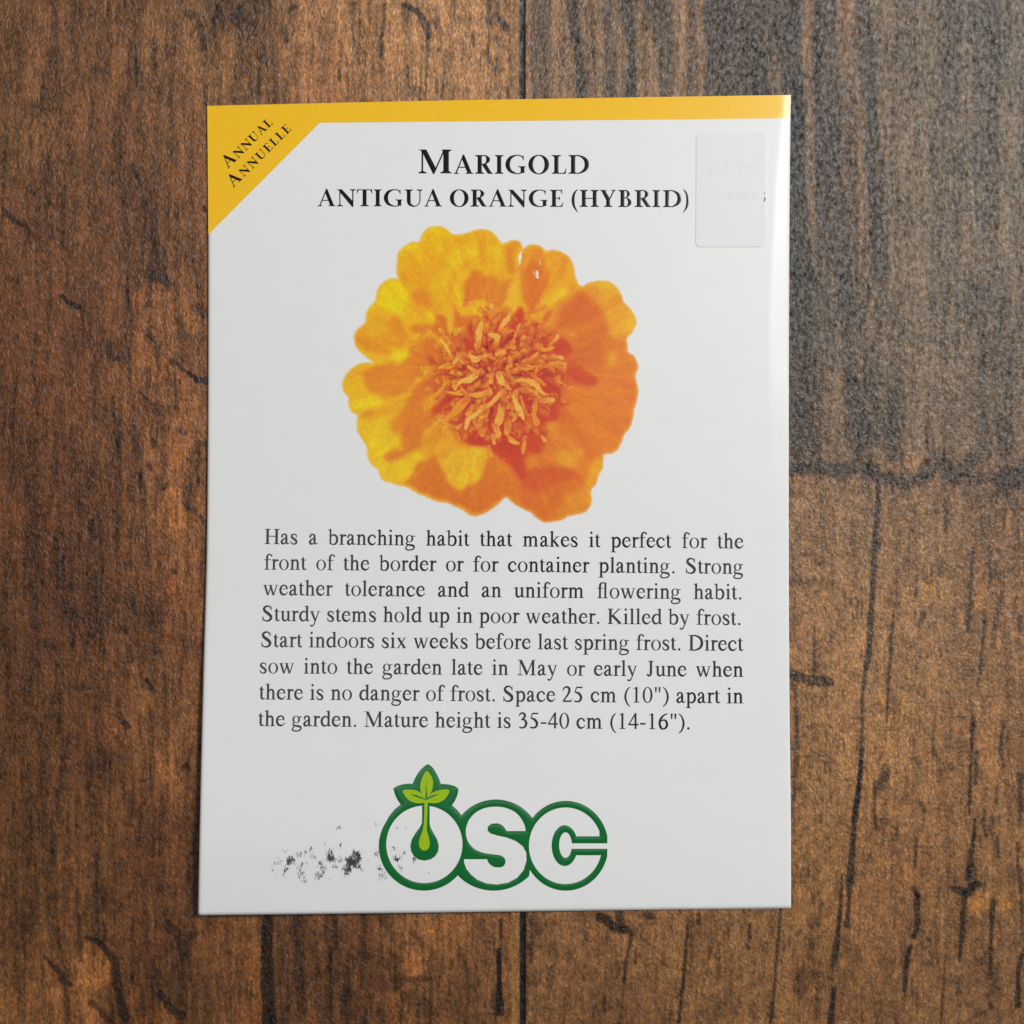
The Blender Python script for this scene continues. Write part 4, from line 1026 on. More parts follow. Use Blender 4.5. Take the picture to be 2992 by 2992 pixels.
v, t = boxed(bx('M', 1200, 3.578, [(80, 427)], 506.6, 69.8) + bx('ARIGOLD', 1200, 3.578, [(446, 656), (673, 861), (880, 970), (990, 1202), (1230, 1448), (1474, 1629), (1649, 1868)], 507.8, 54.8), '')
o = domed('title_lettering', v, t, .012, black_ink, 2.0, .30, .03)
o['label'] = 'large black small-cap word MARIGOLD'
v, t = boxed(bx('ANTIGUA', 900, 3.331, [(92, 268), (280, 465), (475, 626), (640, 717), (737, 918), (939, 1116), (1128, 1304)], 602.4, 49.6, .0026) +
             bx('ORA', 900, 3.331, [(1380, 1563), (1581, 1741), (1755, 1934)], 602.4, 49.6, .0026) +
             bx('NGE', 1460, 3.331, [(79, 265), (283, 465), (488, 619)], 602.4, 49.6, .0026) +
             bx('(HYBRID)', 1460, 3.331, [(700, 763), (778, 966), (978, 1132), (1154, 1286), (1312, 1476), (1487, 1564), (1589, 1771), (1785, 1844)], 602.4, 49.6, .0026), '')
o = domed('subtitle_lettering', v, t, .012, black_ink, 2.0, .28, .022)
o['label'] = 'black capitals ANTIGUA ORANGE (HYBRID)'


def slanted(word, foot, vec, hbig, hsmall):
    """small caps along a slanted base line"""
    L = math.hypot(*vec)
    d = (vec[0] / L, vec[1] / L)
    n_ = (d[1], -d[0])
    wid = [CAPS[c][0] / 100 * (hbig if i == 0 else hsmall) for i, c in enumerate(word)]
    gap = (L - sum(wid)) / (len(word) - 1)
    V, T_ = [], []
    x = 0
    for i, c in enumerate(word):
        h = hbig if i == 0 else hsmall
        w, gv, gt = glyph(CAPS, c)
        k = len(V)
        for px, py in gv:
            a, b = x + px / 100 * h, py / 100 * h
            V.append((foot[0] + d[0] * a + n_[0] * b, foot[1] + d[1] * a + n_[1] * b))
        T_ += [[q + k for q in f] for f in gt]
        x += wid[i] + gap
    return V, T_


zz = 7.43
V1, T1 = slanted('ANNUAL', (620 + 340 / zz, 320 + 1290 / zz), (985 / zz, -985 / zz), 36.5, 25.5)
V2, T2_ = slanted('ANNUELLE', (620 + 458 / zz, 320 + 1706 / zz), (1268 / zz, -1268 / zz), 36.5, 25.5)
k = len(V1)
o = printed('corner_lettering', V1 + V2, T1 + [[a + k for a in f] for f in T2_], .026, black_ink)
o['label'] = 'slanted black words ANNUAL ANNUELLE on the yellow corner'

# logo
zl = Z(1050, 2200, 2.415)


def ell(cx, cy, rx, ry, n=72, a0=0, a1=360):
    return [(cx + rx * math.cos(math.radians(a0 + (a1 - a0) * k / n)), cy + ry * math.sin(math.radians(a0 + (a1 - a0) * k / n))) for k in range(n + (a1 - a0 < 360))]


def Lp(pts):
    return [(1050 + x / 2.415, 2200 + y / 2.415) for x, y in pts]


O_out = ell(455, 658, 318, 314)
S_out = ell(963, 640, 316, 312, 40, 215, 325) + [(1225, 655)] + ell(948, 618, 354, 354, 40, 45, 135) + [(690, 655)]
C_out = [(1230, 560)] + ell(1457, 655, 300, 317, 72, 200, 348) + [(1750, 600), (1750, 638), (1500, 638), (1500, 676), (1750, 676), (1749, 716)] + ell(1457, 655, 300, 317, 60, 13, 160) + [(1230, 740)]
leaf_out = smooth_poly([(484, 78), (455, 98), (420, 135), (390, 185), (375, 218)], 1)
leaf_out = [(484, 78), (462, 90), (436, 115), (412, 145), (392, 180), (375, 217), (340, 216), (300, 222), (265, 234), (240, 250), (250, 290), (268, 330), (292, 364), (300, 420), (600, 420), (655, 368), (676, 335), (692, 298), (700, 252), (675, 234), (640, 224), (605, 219), (575, 219), (562, 180), (545, 145), (525, 112), (505, 90)]


def minus(outer, holes, gap=40):
    """outline with holes cut out -> verts, tris"""
    polys = outer
    vs, fs = [], []
    for p in polys + holes:
        i = len(vs)
        vs += [Vector(q) for q in p]
        a = sum(p[k - 1][0] * p[k][1] - p[k][0] * p[k - 1][1] for k in range(len(p)))
        idx = list(range(i, i + len(p)))
        fs.append(idx if a > 0 else idx[::-1])
    no = len(polys)
    ov, oe, of, _, _, orig = delaunay_2d_cdt(vs, [], fs, 0, 1e-4)
    tris = [f for f, o_ in zip(of, orig) if any(q < no for q in o_) and not any(q >= no for q in o_)]
    return [(q.x, q.y) for q in ov], tris


drop = [(443, 360), (443, 470), (441, 498), (425, 528), (396, 566), (370, 610), (360, 655), (366, 695), (386, 730), (418, 752), (460, 760), (503, 751), (536, 728), (556, 694), (561, 655), (550, 612), (524, 566), (502, 525), (496, 498), (496, 360)]
O_in = ell(459, 645, 269, 273)
S_in = spline([(1173, 551), (1167, 512), (1140, 460), (1095, 415), (1030, 387), (960, 379), (890, 388), (822, 420), (773, 475), (752, 540), (757, 600), (780, 645), (820, 682), (880, 706), (950, 716), (1000, 724), (1026, 745), (1031, 775), (1012, 802), (975, 808), (940, 800), (915, 778), (905, 764)], 3) + [(903, 750), (738, 750), (741, 780), (757, 820), (785, 855), (830, 893), (895, 920), (970, 928), (1050, 915), (1115, 880), (1160, 825), (1180, 760), (1178, 705), (1155, 660), (1105, 622), (1040, 597), (975, 583), (925, 568), (904, 547), (908, 518), (932, 499), (975, 496), (1008, 508), (1028, 532), (1040, 551), (1168, 551)]
ca = [p for p in ell(1455, 655, 258, 270, 90, 28, 360 - 23)]
# white C: outer curve, then round the green counter
C_in = ca[::1]
ctr = ell(1449, 654, 92, 144, 50, 360 - 27, 28)
ctr = [(1449 + 92 * math.cos(math.radians(a)), 654 + 144 * math.sin(math.radians(a))) for a in np.linspace(332, 28, 50)]
C_in = [(1694, 588)] + [(1455 + 258 * math.cos(math.radians(a)), 655 + 270 * math.sin(math.radians(a))) for a in np.linspace(-22, -346, 100)] + [(1690, 722), (1540, 722)] + [(1449 + 92 * math.cos(math.radians(a)), 654 + 144 * math.sin(math.radians(a))) for a in np.linspace(27, 333, 60)] + [(1543, 588)]
C_ctr = ell(1455, 650, 45, 90)
slit = [(1480, 638), (1760, 638), (1760, 676), (1480, 676)]
# green = outer shapes minus white shapes, but the drop stays green
v1, t1 = minus([Lp(p) for p in (O_out, S_out, C_out, leaf_out, [(650, 366), (690, 401), (722, 442), (735, 480), (600, 470), (560, 380)], [(296, 360), (250, 397), (210, 447), (180, 503), (300, 480), (400, 380)])], [Lp(p) for p in (O_in, S_in, C_in, C_ctr, slit)])
logo = domed('logo', v1, t1, .012, green_ink, 3.0, .5, .055)
logo['label'] = 'green outlined round letters OSC logo'
v, t = union([Lp(drop)])
domed('seed_shape', v, t, .016, green_ink, 3.0, .5, .055, parent=logo)
lc = smooth_poly([(477, 126), (455, 152), (438, 190), (430, 230), (433, 270), (446, 305), (466, 338), (488, 308), (508, 275), (520, 230), (518, 190), (503, 155)], 2)
ll = smooth_poly([(305, 265), (345, 258), (395, 263), (430, 280), (458, 318), (472, 344), (430, 355), (385, 350), (345, 330), (320, 300)], 2)
lr = smooth_poly([(635, 262), (592, 258), (545, 268), (510, 284), (485, 318), (468, 344), (510, 355), (558, 350), (597, 330), (622, 300)], 2)
sm = [(459, 338), (483, 338), (480, 420), (477, 500), (476, 545), (488, 585), (498, 635), (492, 668), (476, 685), (458, 690), (440, 684), (425, 665), (419, 632), (430, 590), (447, 548), (455, 500), (458, 420)]
veins = [[(471, 200), (480, 322), (466, 322)], [(355, 288), (400, 297), (470, 326), (466, 332), (400, 310)], [(567, 288), (520, 297), (470, 326), (475, 332), (520, 310)]]
v, t = minus([Lp(p) for p in (lc, ll, lr, sm)], [Lp(p) for p in veins])
printed('sprout', v, t, .075, lime_ink, parent=logo)

# blank sticker near the right edge, a sliver of covered print beside it
def round_rect(x0, y0, x1, y1, r, n=8):
    out = []
    for cx, cy, a in ((x1 - r, y0 + r, -90), (x1 - r, y1 - r, 0), (x0 + r, y1 - r, 90), (x0 + r, y0 + r, 180)):
        out += [(cx + r * math.cos(math.radians(a + 90 * k / n)), cy + r * math.sin(math.radians(a + 90 * k / n))) for k in range(n + 1)]
    return out


sticker = Mat('white_sticker_paper')
sticker.set(Roughness=.5, Specular_IOR_Level=.3, Base_Color=(.782, .788, .806, 1))
sk = round_rect(2034.5, 386, 2238, 721.5, 14)
sk = [(x - (y - 386) / 335 * 1.6, y - (x - 2034) / 204 * 0.6) for x, y in sk]
v, t = union([sk], steiner(sk, 20))
so = printed('price_sticker', v, t, .06, sticker.m, smooth=False)
so['label'] = 'blank white sticker with rounded corners'
bm = bmesh.new()
bm.from_mesh(so.data)
be = [e for e in bm.edges if e.is_boundary]
r = bmesh.ops.extrude_edge_only(bm, edges=be)
for q in r['geom']:
    if isinstance(q, bmesh.types.BMVert):
        q.co.z -= .055 * MM
bm.to_mesh(so.data)
bm.free()
zs = Z(1980, 340, 2.76)
v, t = union([zs(709, 608, 705, 618, 703, 632, 698, 628, 700, 617), zs(698, 648, 706, 654, 711, 666, 706, 680, 696, 691, 694, 690, 699, 668)])
printed('covered_print', v, t, .07, fade_ink)
ghost = [zs(380, 345, 400, 345, 408, 380, 395, 405, 410, 440, 395, 470, 380, 465, 392, 435, 378, 405), zs(488, 360, 498, 360, 502, 450, 492, 450), zs(540, 380, 580, 375, 600, 400, 590, 440, 560, 445, 570, 420), zs(630, 390, 660, 400, 650, 450, 630, 440), zs(250, 400, 290, 390, 285, 460, 250, 465), zs(300, 605, 320, 600, 322, 645, 302, 650), zs(390, 620, 450, 615, 455, 660, 400, 670), zs(470, 615, 560, 610, 565, 650, 480, 660), zs(590, 620, 640, 615, 640, 660, 600, 660), zs(375, 892, 390, 890, 388, 897, 376, 897)]
gi = Mat('faint_show_through')
gi.set(Base_Color=(.752, .757, .778, 1), Roughness=.5, Specular_IOR_Level=.3)
v, t = union(ghost)
gm = printed('faint_print', v, t, .064, gi.m)
gm['label'] = 'faint grey print showing through the sticker'

# rubbed ink stain left of the logo
zm = (740, 2380, 3.45)
clumps = [(370, 462, 46, 60, .8), (335, 548, 36, 34, .6), (478, 520, 30, 34, .7), (485, 600, 42, 44, .7), (465, 400, 40, 22, .4), (530, 365, 26, 26, .6), (585, 350, 28, 18, .5), (780, 430, 52, 80, .8), (800, 370, 22, 24, .7), (875, 298, 26, 34, .7), (862, 140, 34, 22, .3),
          (1000, 470, 66, 420, 1.25), (1040, 420, 50, 90, .9), (950, 540, 44, 60, .8), (935, 600, 30, 44, .8), (1080, 532, 30, 34, .7), (820, 528, 26, 26, .6), (685, 500, 46, 26, .5), (655, 615, 44, 20, .5), (870, 470, 50, 20, .4), (1440, 440, 38, 60, .7), (1520, 395, 30, 36, .6), (1420, 330, 26, 24, .5), (1480, 520, 34, 30, .5), (1240, 390, 50, 26, .4), (1275, 540, 36, 18, .4),
          (190, 538, 22, 12, .6), (240, 615, 12, 6, .5), (300, 620, 20, 8, .5), (1110, 290, 12, 6, .5), (420, 510, 26, 20, .6), (540, 480, 16, 14, .5), (700, 580, 40, 16, .4), (610, 400, 50, 16, .4), (250, 470, 40, 10, .4), (320, 370, 30, 10, .4), (720, 270, 14, 4, .4), (1300, 600, 60, 14, .3), (1620, 440, 30, 8, .3), (1250, 100, 30, 6, .4), (1440, 150, 16, 5, .4), (1540, 120, 14, 4, .4), (1765, 585, 10, 4, .4), (500, 655, 30, 10, .4), (770, 655, 20, 5, .4)]
gx, gy = np.arange(774, 1274, 1.0), np.arange(2402, 2592, 1.0)
GX, GY = np.meshgrid(gx, gy)
dens = np.zeros(GX.shape)
HX = GX + 16 * (fbm(GX / 9, GY / 16, 95, 3) - .5)
HY = GY + 26 * (fbm(GX / 8, GY / 18, 96, 3) - .5)
for cx, cy, R_, cnt, k in clumps:
    x_, y_ = zm[0] + cx / zm[2], zm[1] + cy / zm[2]
    R2 = R_ * 1.15 / zm[2]
    dens = np.maximum(dens, (.34 + .40 * min(1, cnt / 70) * k) * np.exp(-(((HX - x_) / R2) ** 2 + ((HY - y_) / R2) ** 2)))
wn = np.random.RandomState(4).rand(*GX.shape)
grit = .40 * vnoise(GX / 1.8, GY / 4.6, 91) + .38 * fbm(GX / 6, GY / 15, 92, 3) + .22 * wn
m_ = sstep(.50, .80, dens * 1.1 + (grit - .5) * 1.15 + .215) * sstep(.02, .12, dens)
ids = -np.ones(GX.shape, int)
near = m_ > .04
near[1:] |= near[:-1].copy()
near[:, 1:] |= near[:, :-1].copy()
ids[near] = np.arange(near.sum())
f4 = np.stack([ids[:-1, :-1], ids[1:, :-1], ids[1:, 1:], ids[:-1, 1:]], -1).reshape(-1, 4)
f4 = f4[(f4 >= 0).all(1)]
mk = mesh_arrays('ink_stain', on_paper(np.stack([GX[near], GY[near]], 1), .014), f4)
mm_ = np.clip(m_[near] * 1.05, 0, 1)[:, None]
set_colour(mk, np.array([.815, .826, .822]) * (1 - mm_) + np.array([.055, .053, .065]) * mm_)
sm_ = Mat('rubbed_grey_ink')
sa = sm_.node('ShaderNodeAttribute', attribute_name='print')
sm_.link(sa.outputs['Color'], sm_.b.inputs['Base Color'])
sm_.set(Roughness=.4, Specular_IOR_Level=.24)
so = link('ink_stain', mk, sm_.m, packet)
so['label'] = 'smeared grey ink stain rubbed across the logo edge'


# ---------------------------------------------------------------- the printed flower picture
# working coordinates: F = (photograph pixel - (950, 600)) * 1.932
FS = 1.932


def Q(ox, oy):
    def f(*p):
        return [(ox + .45 * p[i], oy + .45 * p[i + 1]) for i in range(0, len(p), 2)]
    return f


q1, q2, q3, q4 = Q(58, 77.3), Q(927.4, 77.3), Q(58, 946.7), Q(927.4, 946.7)
OUT = [(630, 117), (672, 125), (700, 145), (722, 163), (760, 165), (800, 155), (850, 138), (905, 136), (945, 152), (975, 185), (1000, 215), (1020, 210), (1050, 198), (1085, 198), (1108, 215), (1117, 243), (1130, 236), (1160, 222), (1200, 224), (1230, 240), (1248, 258), (1290, 250), (1340, 265), (1380, 295), (1403, 340), (1410, 390), (1425, 430), (1450, 458), (1490, 436), (1550, 425), (1600, 430), (1640, 455), (1670, 500), (1685, 545), (1720, 580), (1748, 625), (1755, 670), (1735, 715), (1703, 752), (1707, 790), (1710, 828), (1745, 850), (1762, 890), (1765, 920), (1752, 960), (1758, 1000), (1768, 1050), (1762, 1095), (1745, 1150), (1738, 1200), (1715, 1265), (1690, 1290), (1670, 1345), (1645, 1385), (1610, 1402), (1575, 1405), (1570, 1440), (1565, 1490), (1545, 1520), (1530, 1570), (1502, 1610), (1505, 1670), (1495, 1700), (1470, 1730), (1420, 1745), (1370, 1755), (1340, 1775), (1290, 1785), (1240, 1790), (1200, 1770), (1160, 1735), (1110, 1710), (1060, 1680), (1022, 1648), (985, 1680), (940, 1715), (900, 1740), (850, 1755), (810, 1745), (770, 1715), (730, 1700), (690, 1680), (640, 1675), (590, 1655), (540, 1635), (490, 1610), (460, 1590), (410, 1580), (370, 1565), (330, 1555), (305, 1520), (295, 1490), (260, 1460), (240, 1420), (235, 1370), (215, 1330), (185, 1280), (178, 1230), (180, 1185), (150, 1165), (130, 1120), (132, 1085), (105, 1050), (98, 1010), (110, 970), (140, 930), (180, 900), (230, 887), (270, 890), (250, 870), (210, 840), (175, 800), (163, 760), (165, 725), (190, 690), (225, 665), (230, 620), (245, 580), (285, 535), (290, 490), (320, 440), (360, 415), (395, 412), (410, 415), (402, 370), (405, 320), (412, 270), (440, 235), (490, 205), (530, 205), (545, 170), (575, 130)]
OUTS = smooth_poly(OUT, 3)
us = np.arange(70, 1800, 3.1)
vs_ = np.arange(90, 1815, 3.1)
FL = Canvas(us, vs_, lambda U, V: (20 * (fbm(U / 15, V / 15, 51, 3) - .5) + 12 * (fbm(U / 50, V / 50, 52, 2) - .5), 20 * (fbm(U / 15, V / 15, 53, 3) - .5) + 12 * (fbm(U / 50, V / 50, 54, 2) - .5)))


def s(*c):
    return np.array(c, float)


AM, YE, OR, DO, RO, RE, MA, TA = s(226, 164, 22), s(229, 196, 14), s(217, 121, 27), s(208, 98, 31), s(202, 80, 34), s(196, 58, 33), s(112, 22, 32), s(228, 158, 52)
FL.c[:] = AM
r_ = np.hypot(FL.U - 960, FL.V - 960)
# right and lower half: orange
w = sstep(-150, 450, (FL.U - 960) * .8 + (FL.V - 960) * .6)[..., None]
FL.c = FL.c * (1 - w) + OR * w
P, K = FL.poly, FL.stroke
# --- upper left petals
P(q1(800, 560, 900, 450, 1100, 420, 1380, 450, 1400, 600, 1250, 680, 1200, 830, 1050, 860, 900, 830, 800, 740), s(226, 155, 22), 40)
P(q1(505, 960, 540, 880, 620, 790, 700, 745, 790, 765, 850, 860, 900, 950, 920, 1040, 850, 1100, 820, 1190, 620, 1200, 560, 1130, 440, 1110, 470, 1040), YE, 22)
P(q1(400, 1180, 420, 1080, 500, 1000, 560, 1130, 460, 1160), YE, 22)
P(q1(1060, 210, 1150, 105, 1260, 80, 1380, 110, 1480, 200, 1430, 240, 1300, 185, 1180, 200, 1090, 270), YE, 22)
P(q1(780, 420, 890, 290, 1050, 280, 1000, 350, 900, 380, 820, 470), YE, 16)
P(q1(1430, 420, 1500, 330, 1620, 340, 1760, 320, 1790, 420, 1700, 500, 1600, 560, 1500, 680, 1440, 760, 1380, 830, 1330, 800, 1400, 700, 1410, 560), s(230, 190, 26), 24)
P(q1(930, 930, 1050, 870, 1150, 920, 1220, 1030, 1180, 1105, 1060, 1095, 970, 1010), s(217, 119, 27), 32)
P(q1(680, 1230, 780, 1220, 850, 1320, 930, 1420, 940, 1500, 850, 1650, 700, 1690, 500, 1700, 380, 1650, 300, 1560, 320, 1420, 500, 1480, 620, 1400), s(222, 137, 22), 34)
P(q1(430, 1180, 480, 1110, 560, 1120, 640, 1220, 600, 1360, 470, 1330), s(224, 150, 22), 30)
P(q1(690, 1240, 790, 1235, 870, 1370, 910, 1480, 820, 1480, 730, 1400), s(216, 117, 25), 30)
P(q1(260, 1420, 330, 1400, 420, 1480, 560, 1560, 700, 1600, 650, 1690, 460, 1660, 330, 1600, 270, 1520), s(219, 130, 22), 30)
P(q1(710, 1680, 760, 1640, 860, 1640, 925, 1610, 920, 1690, 860, 1770, 800, 1812, 730, 1785), YE, 14)
P(q1(1130, 1150, 1230, 1140, 1240, 1230, 1200, 1310, 1130, 1290, 1150, 1200), s(230, 184, 20), 14)
P(q1(940, 1350, 1000, 1330, 1180, 1310, 1230, 1350, 1160, 1420, 1060, 1430, 960, 1430), s(213, 113, 30), 18)
P(q1(1000, 1060, 1150, 1100, 1280, 1080, 1300, 1150, 1150, 1170), s(220, 135, 30), 20, .6)
P(q1(1250, 1200, 1340, 1200, 1400, 1260, 1415, 1420, 1350, 1480, 1230, 1450, 1220, 1360, 1260, 1290), DO, 12)
P(q1(1440, 1010, 1500, 1060, 1560, 1180, 1640, 1220, 1800, 1210, 1780, 1310, 1640, 1350, 1470, 1360, 1490, 1200), s(212, 107, 32), 16)
P(q1(1620, 760, 1700, 640, 1760, 640, 1860, 700, 1960, 720, 1960, 840, 1860, 880, 1850, 1000, 1700, 1020, 1615, 1090, 1620, 940, 1640, 850), DO + 4, 14)
K(q1(1690, 600, 1640, 700, 1560, 760, 1540, 900, 1560, 1100, 1590, 1190), [30, 40, 40, 46, 50, 24], s(231, 182, 24), 12)
K(q1(1380, 850, 1420, 1000, 1470, 1150, 1455, 1350, 1425, 1480), [10, 16, 22, 22, 22], s(229, 168, 36), 8)
K(q1(1870, 140, 1870, 300, 1850, 520), [22, 30, 24], s(220, 140, 27), 26, .8)
K(q1(1650, 500, 1680, 620), [20, 20], s(222, 140, 27), 18, .7)
K(q1(1500, 640, 1440, 880, 1420, 1000), [12, 16, 12], s(218, 128, 27), 12, .8)
# --- lower left petals
P(q1(930, 1600, 1060, 1560, 1160, 1480, 1240, 1500, 1300, 1600, 1400, 1700, 1470, 1790, 1440, 1800, 1300, 1830, 1100, 1850, 1070, 1970, 400, 1970, 560, 1830, 720, 1790, 800, 1820, 930, 1720), s(212, 107, 30), 16)
P(q3(370, -20, 900, -30, 1000, 130, 900, 230, 700, 320, 560, 290, 420, 230, 360, 110), s(214, 115, 28), 18)
P(q3(540, 290, 700, 330, 870, 330, 800, 430, 620, 450, 540, 420, 470, 460), AM, 22)
P(q3(270, 600, 350, 590, 600, 560, 700, 560, 680, 640, 700, 740, 820, 800, 820, 890, 760, 930, 620, 1000, 560, 1070, 420, 1060, 390, 900, 290, 720), s(227, 190, 13), 20)
P(q3(160, 330, 300, 300, 520, 300, 540, 400, 420, 440, 260, 520, 190, 450), s(228, 190, 14), 20)
P(q3(120, 80, 200, 0, 340, 20, 330, 180, 420, 260, 300, 290, 170, 260), s(228, 172, 16), 20)
P(q3(300, 540, 400, 460, 520, 480, 480, 560, 400, 590, 330, 580), s(216, 130, 25), 16)
P(q3(1020, 130, 1180, 80, 1320, 100, 1340, 180, 1220, 240, 1100, 360, 1130, 480, 1200, 420, 1380, 330, 1460, 420, 1300, 570, 1100, 760, 1080, 880, 980, 950, 850, 930, 820, 780, 860, 600, 780, 560, 860, 430, 900, 330), s(211, 105, 30), 16)
P(q3(690, 620, 780, 550, 880, 560, 870, 660, 760, 740, 700, 720), s(216, 122, 28), 16)
K(q3(1000, 130, 900, 260, 780, 420, 640, 520), [14, 34, 34, 20], s(224, 160, 26), 18, .8)
P(q3(600, 1060, 660, 1000, 780, 960, 900, 950, 1020, 840, 1080, 830, 1080, 900, 1000, 960, 880, 1030, 780, 1090, 660, 1110), s(205, 96, 31), 13)
P(q3(560, 1110, 700, 1140, 860, 1080, 1000, 1000, 1200, 960, 1170, 1060, 1030, 1120, 960, 1250, 880, 1320, 720, 1370, 600, 1330, 540, 1220), s(227, 182, 17), 18)
P(q3(1100, 780, 1260, 620, 1330, 660, 1400, 760, 1320, 900, 1200, 1010, 1060, 1000), s(218, 137, 26), 18)
K(q3(1100, 800, 1190, 700, 1290, 610), [16, 22, 16], s(226, 160, 26), 10)
P(q3(1030, 1130, 1150, 1080, 1220, 1020, 1290, 1100, 1350, 1180, 1400, 1330, 1480, 1420, 1540, 1460, 1680, 1400, 1820, 1340, 1890, 1180, 1960, 1050, 1960, 1650, 1850, 1780, 1700, 1760, 1500, 1670, 1300, 1600, 1100, 1510, 900, 1400, 880, 1340, 970, 1250), s(208, 100, 30), 16)
P(q3(1340, 1000, 1420, 930, 1600, 960, 1740, 910, 1880, 940, 1892, 1060, 1860, 1200, 1810, 1330, 1700, 1390, 1560, 1468, 1480, 1430, 1380, 1310, 1340, 1180, 1290, 1090), s(227, 178, 32), 12)
P(q3(1540, 1260, 1800, 1150, 1820, 1300, 1600, 1440, 1540, 1390), s(230, 190, 22), 34, .8)
P(q3(1290, 1060, 1420, 920, 1540, 880, 1500, 980, 1400, 1040), s(222, 145, 38), 18, .8)
# --- upper right petals
P(q2(-40, 150, 110, 260, 190, 420, 200, 620, 120, 760, 40, 740, -40, 600), AM + s(0, 4, 4), 20)
P(q2(20, 330, 130, 330, 185, 500, 120, 640, 60, 560), s(229, 188, 26), 22)
P(q2(-30, 760, 60, 740, 180, 780, 280, 760, 240, 900, 180, 1060, 60, 1160, -30, 1080), s(216, 122, 34), 24)
P(q2(200, 330, 260, 280, 330, 275, 390, 330, 330, 440, 330, 580, 360, 650, 300, 700, 230, 640, 200, 480), s(217, 130, 33), 14)
K(q2(405, 330, 340, 430, 330, 580), [10, 14, 8], s(230, 180, 28), 10)
P(q2(430, 420, 480, 350, 560, 325, 650, 340, 700, 420, 720, 560, 760, 700, 740, 820, 690, 880, 620, 1060, 540, 1160, 480, 1120, 400, 960, 380, 800, 390, 620), s(219, 131, 31), 16)
P(q2(400, 860, 430, 640, 500, 520, 620, 560, 760, 720, 740, 800, 690, 880, 640, 1000, 560, 1150, 480, 1120, 420, 980), DO + 3, 26)
P(q2(720, 420, 800, 385, 930, 430, 1030, 520, 1075, 620, 1060, 720, 980, 850, 880, 850, 780, 820, 760, 680, 710, 560), s(226, 160, 26), 24)
P(q2(1000, 490, 1070, 590, 1080, 680, 1160, 855, 1090, 850, 1000, 700, 980, 580), s(229, 180, 22), 22)
P(q2(670, 1080, 700, 1010, 780, 930, 900, 855, 960, 860, 1012, 900, 990, 980, 900, 1010, 830, 1040, 740, 1110), s(229, 186, 26), 13)
P(q2(1160, 850, 1300, 785, 1430, 775, 1560, 825, 1640, 920, 1690, 1040, 1800, 1140, 1842, 1270, 1810, 1400, 1710, 1500, 1600, 1540, 1500, 1440, 1450, 1200, 1380, 1080, 1240, 950), s(225, 160, 32), 40)
P(q2(1330, 790, 1480, 780, 1570, 830, 1650, 950, 1500, 900, 1380, 880), s(230, 190, 22), 30)
P(q2(1780, 1130, 1835, 1270, 1810, 1390, 1740, 1440, 1740, 1250), s(230, 186, 26), 24)
P(q2(1060, 920, 1160, 890, 1260, 980, 1400, 1120, 1450, 1250, 1480, 1400, 1420, 1550, 1460, 1700, 1450, 1960, 960, 1960, 980, 1700, 1050, 1560, 1000, 1420, 820, 1380, 860, 1220, 880, 1050, 980, 1010), s(210, 103, 35), 44)
P(q2(1480, 1560, 1620, 1520, 1720, 1530, 1740, 1660, 1820, 1740, 1865, 1850, 1860, 1960, 1450, 1960), s(216, 122, 35), 30)
P(q2(1500, 1700, 1570, 1660, 1600, 1740, 1560, 1850, 1500, 1830), s(224, 152, 42), 20)
P(q2(860, 1380, 1000, 1400, 1100, 1440, 1000, 1480, 900, 1440), s(218, 125, 40), 20, .7)
# --- lower right petals
P(q4(900, 0, 1400, -20, 1850, 0, 1860, 300, 1800, 560, 1740, 740, 1640, 960, 1450, 1010, 1200, 1000, 1160, 850, 1060, 700, 950, 560, 900, 300), s(218, 119, 36), 40)
P(q4(880, 550, 960, 640, 1100, 720, 1180, 850, 1180, 760, 1060, 560, 960, 420), s(209, 98, 36), 40)
P(q4(1350, 100, 1600, 50, 1700, 300, 1500, 420, 1350, 300), s(222, 126, 42), 60, .6)
P(q4(520, 1200, 700, 1165, 900, 1165, 1060, 1210, 1200, 1300, 1260, 1500, 1200, 1700, 960, 1780, 700, 1880, 520, 1780, 380, 1690, 210, 1550, 150, 1300, 300, 1150, 430, 1200), s(212, 106, 32), 30)
P(q4(0, 1100, 150, 1200, 200, 1500, 100, 1680, -20, 1740), s(213, 108, 33), 26)
P(q4(900, 1560, 1100, 1480, 1230, 1430, 1285, 1600, 1200, 1710, 960, 1780, 820, 1800, 880, 1660), s(220, 138, 29), 44)
P(q4(650, 600, 720, 560, 830, 630, 860, 720, 1000, 800, 1140, 850, 1180, 1000, 1160, 1120, 1050, 1190, 800, 1150, 620, 1180, 540, 1210, 480, 1080, 600, 1040, 690, 920, 720, 800, 640, 740), s(217, 127, 35), 20)
P(q4(700, 620, 780, 570, 840, 640, 840, 720, 740, 720), s(223, 148, 40), 20)
P(q4(800, 1040, 920, 960, 1080, 950, 1172, 980, 1150, 1100, 1060, 1190, 860, 1140), s(223, 152, 38), 22)
P(q4(1430, 1030, 1425, 1200, 1300, 1400, 1290, 1620, 1200, 1420, 1240, 1250, 1330, 1080), s(225, 158, 28), 26)
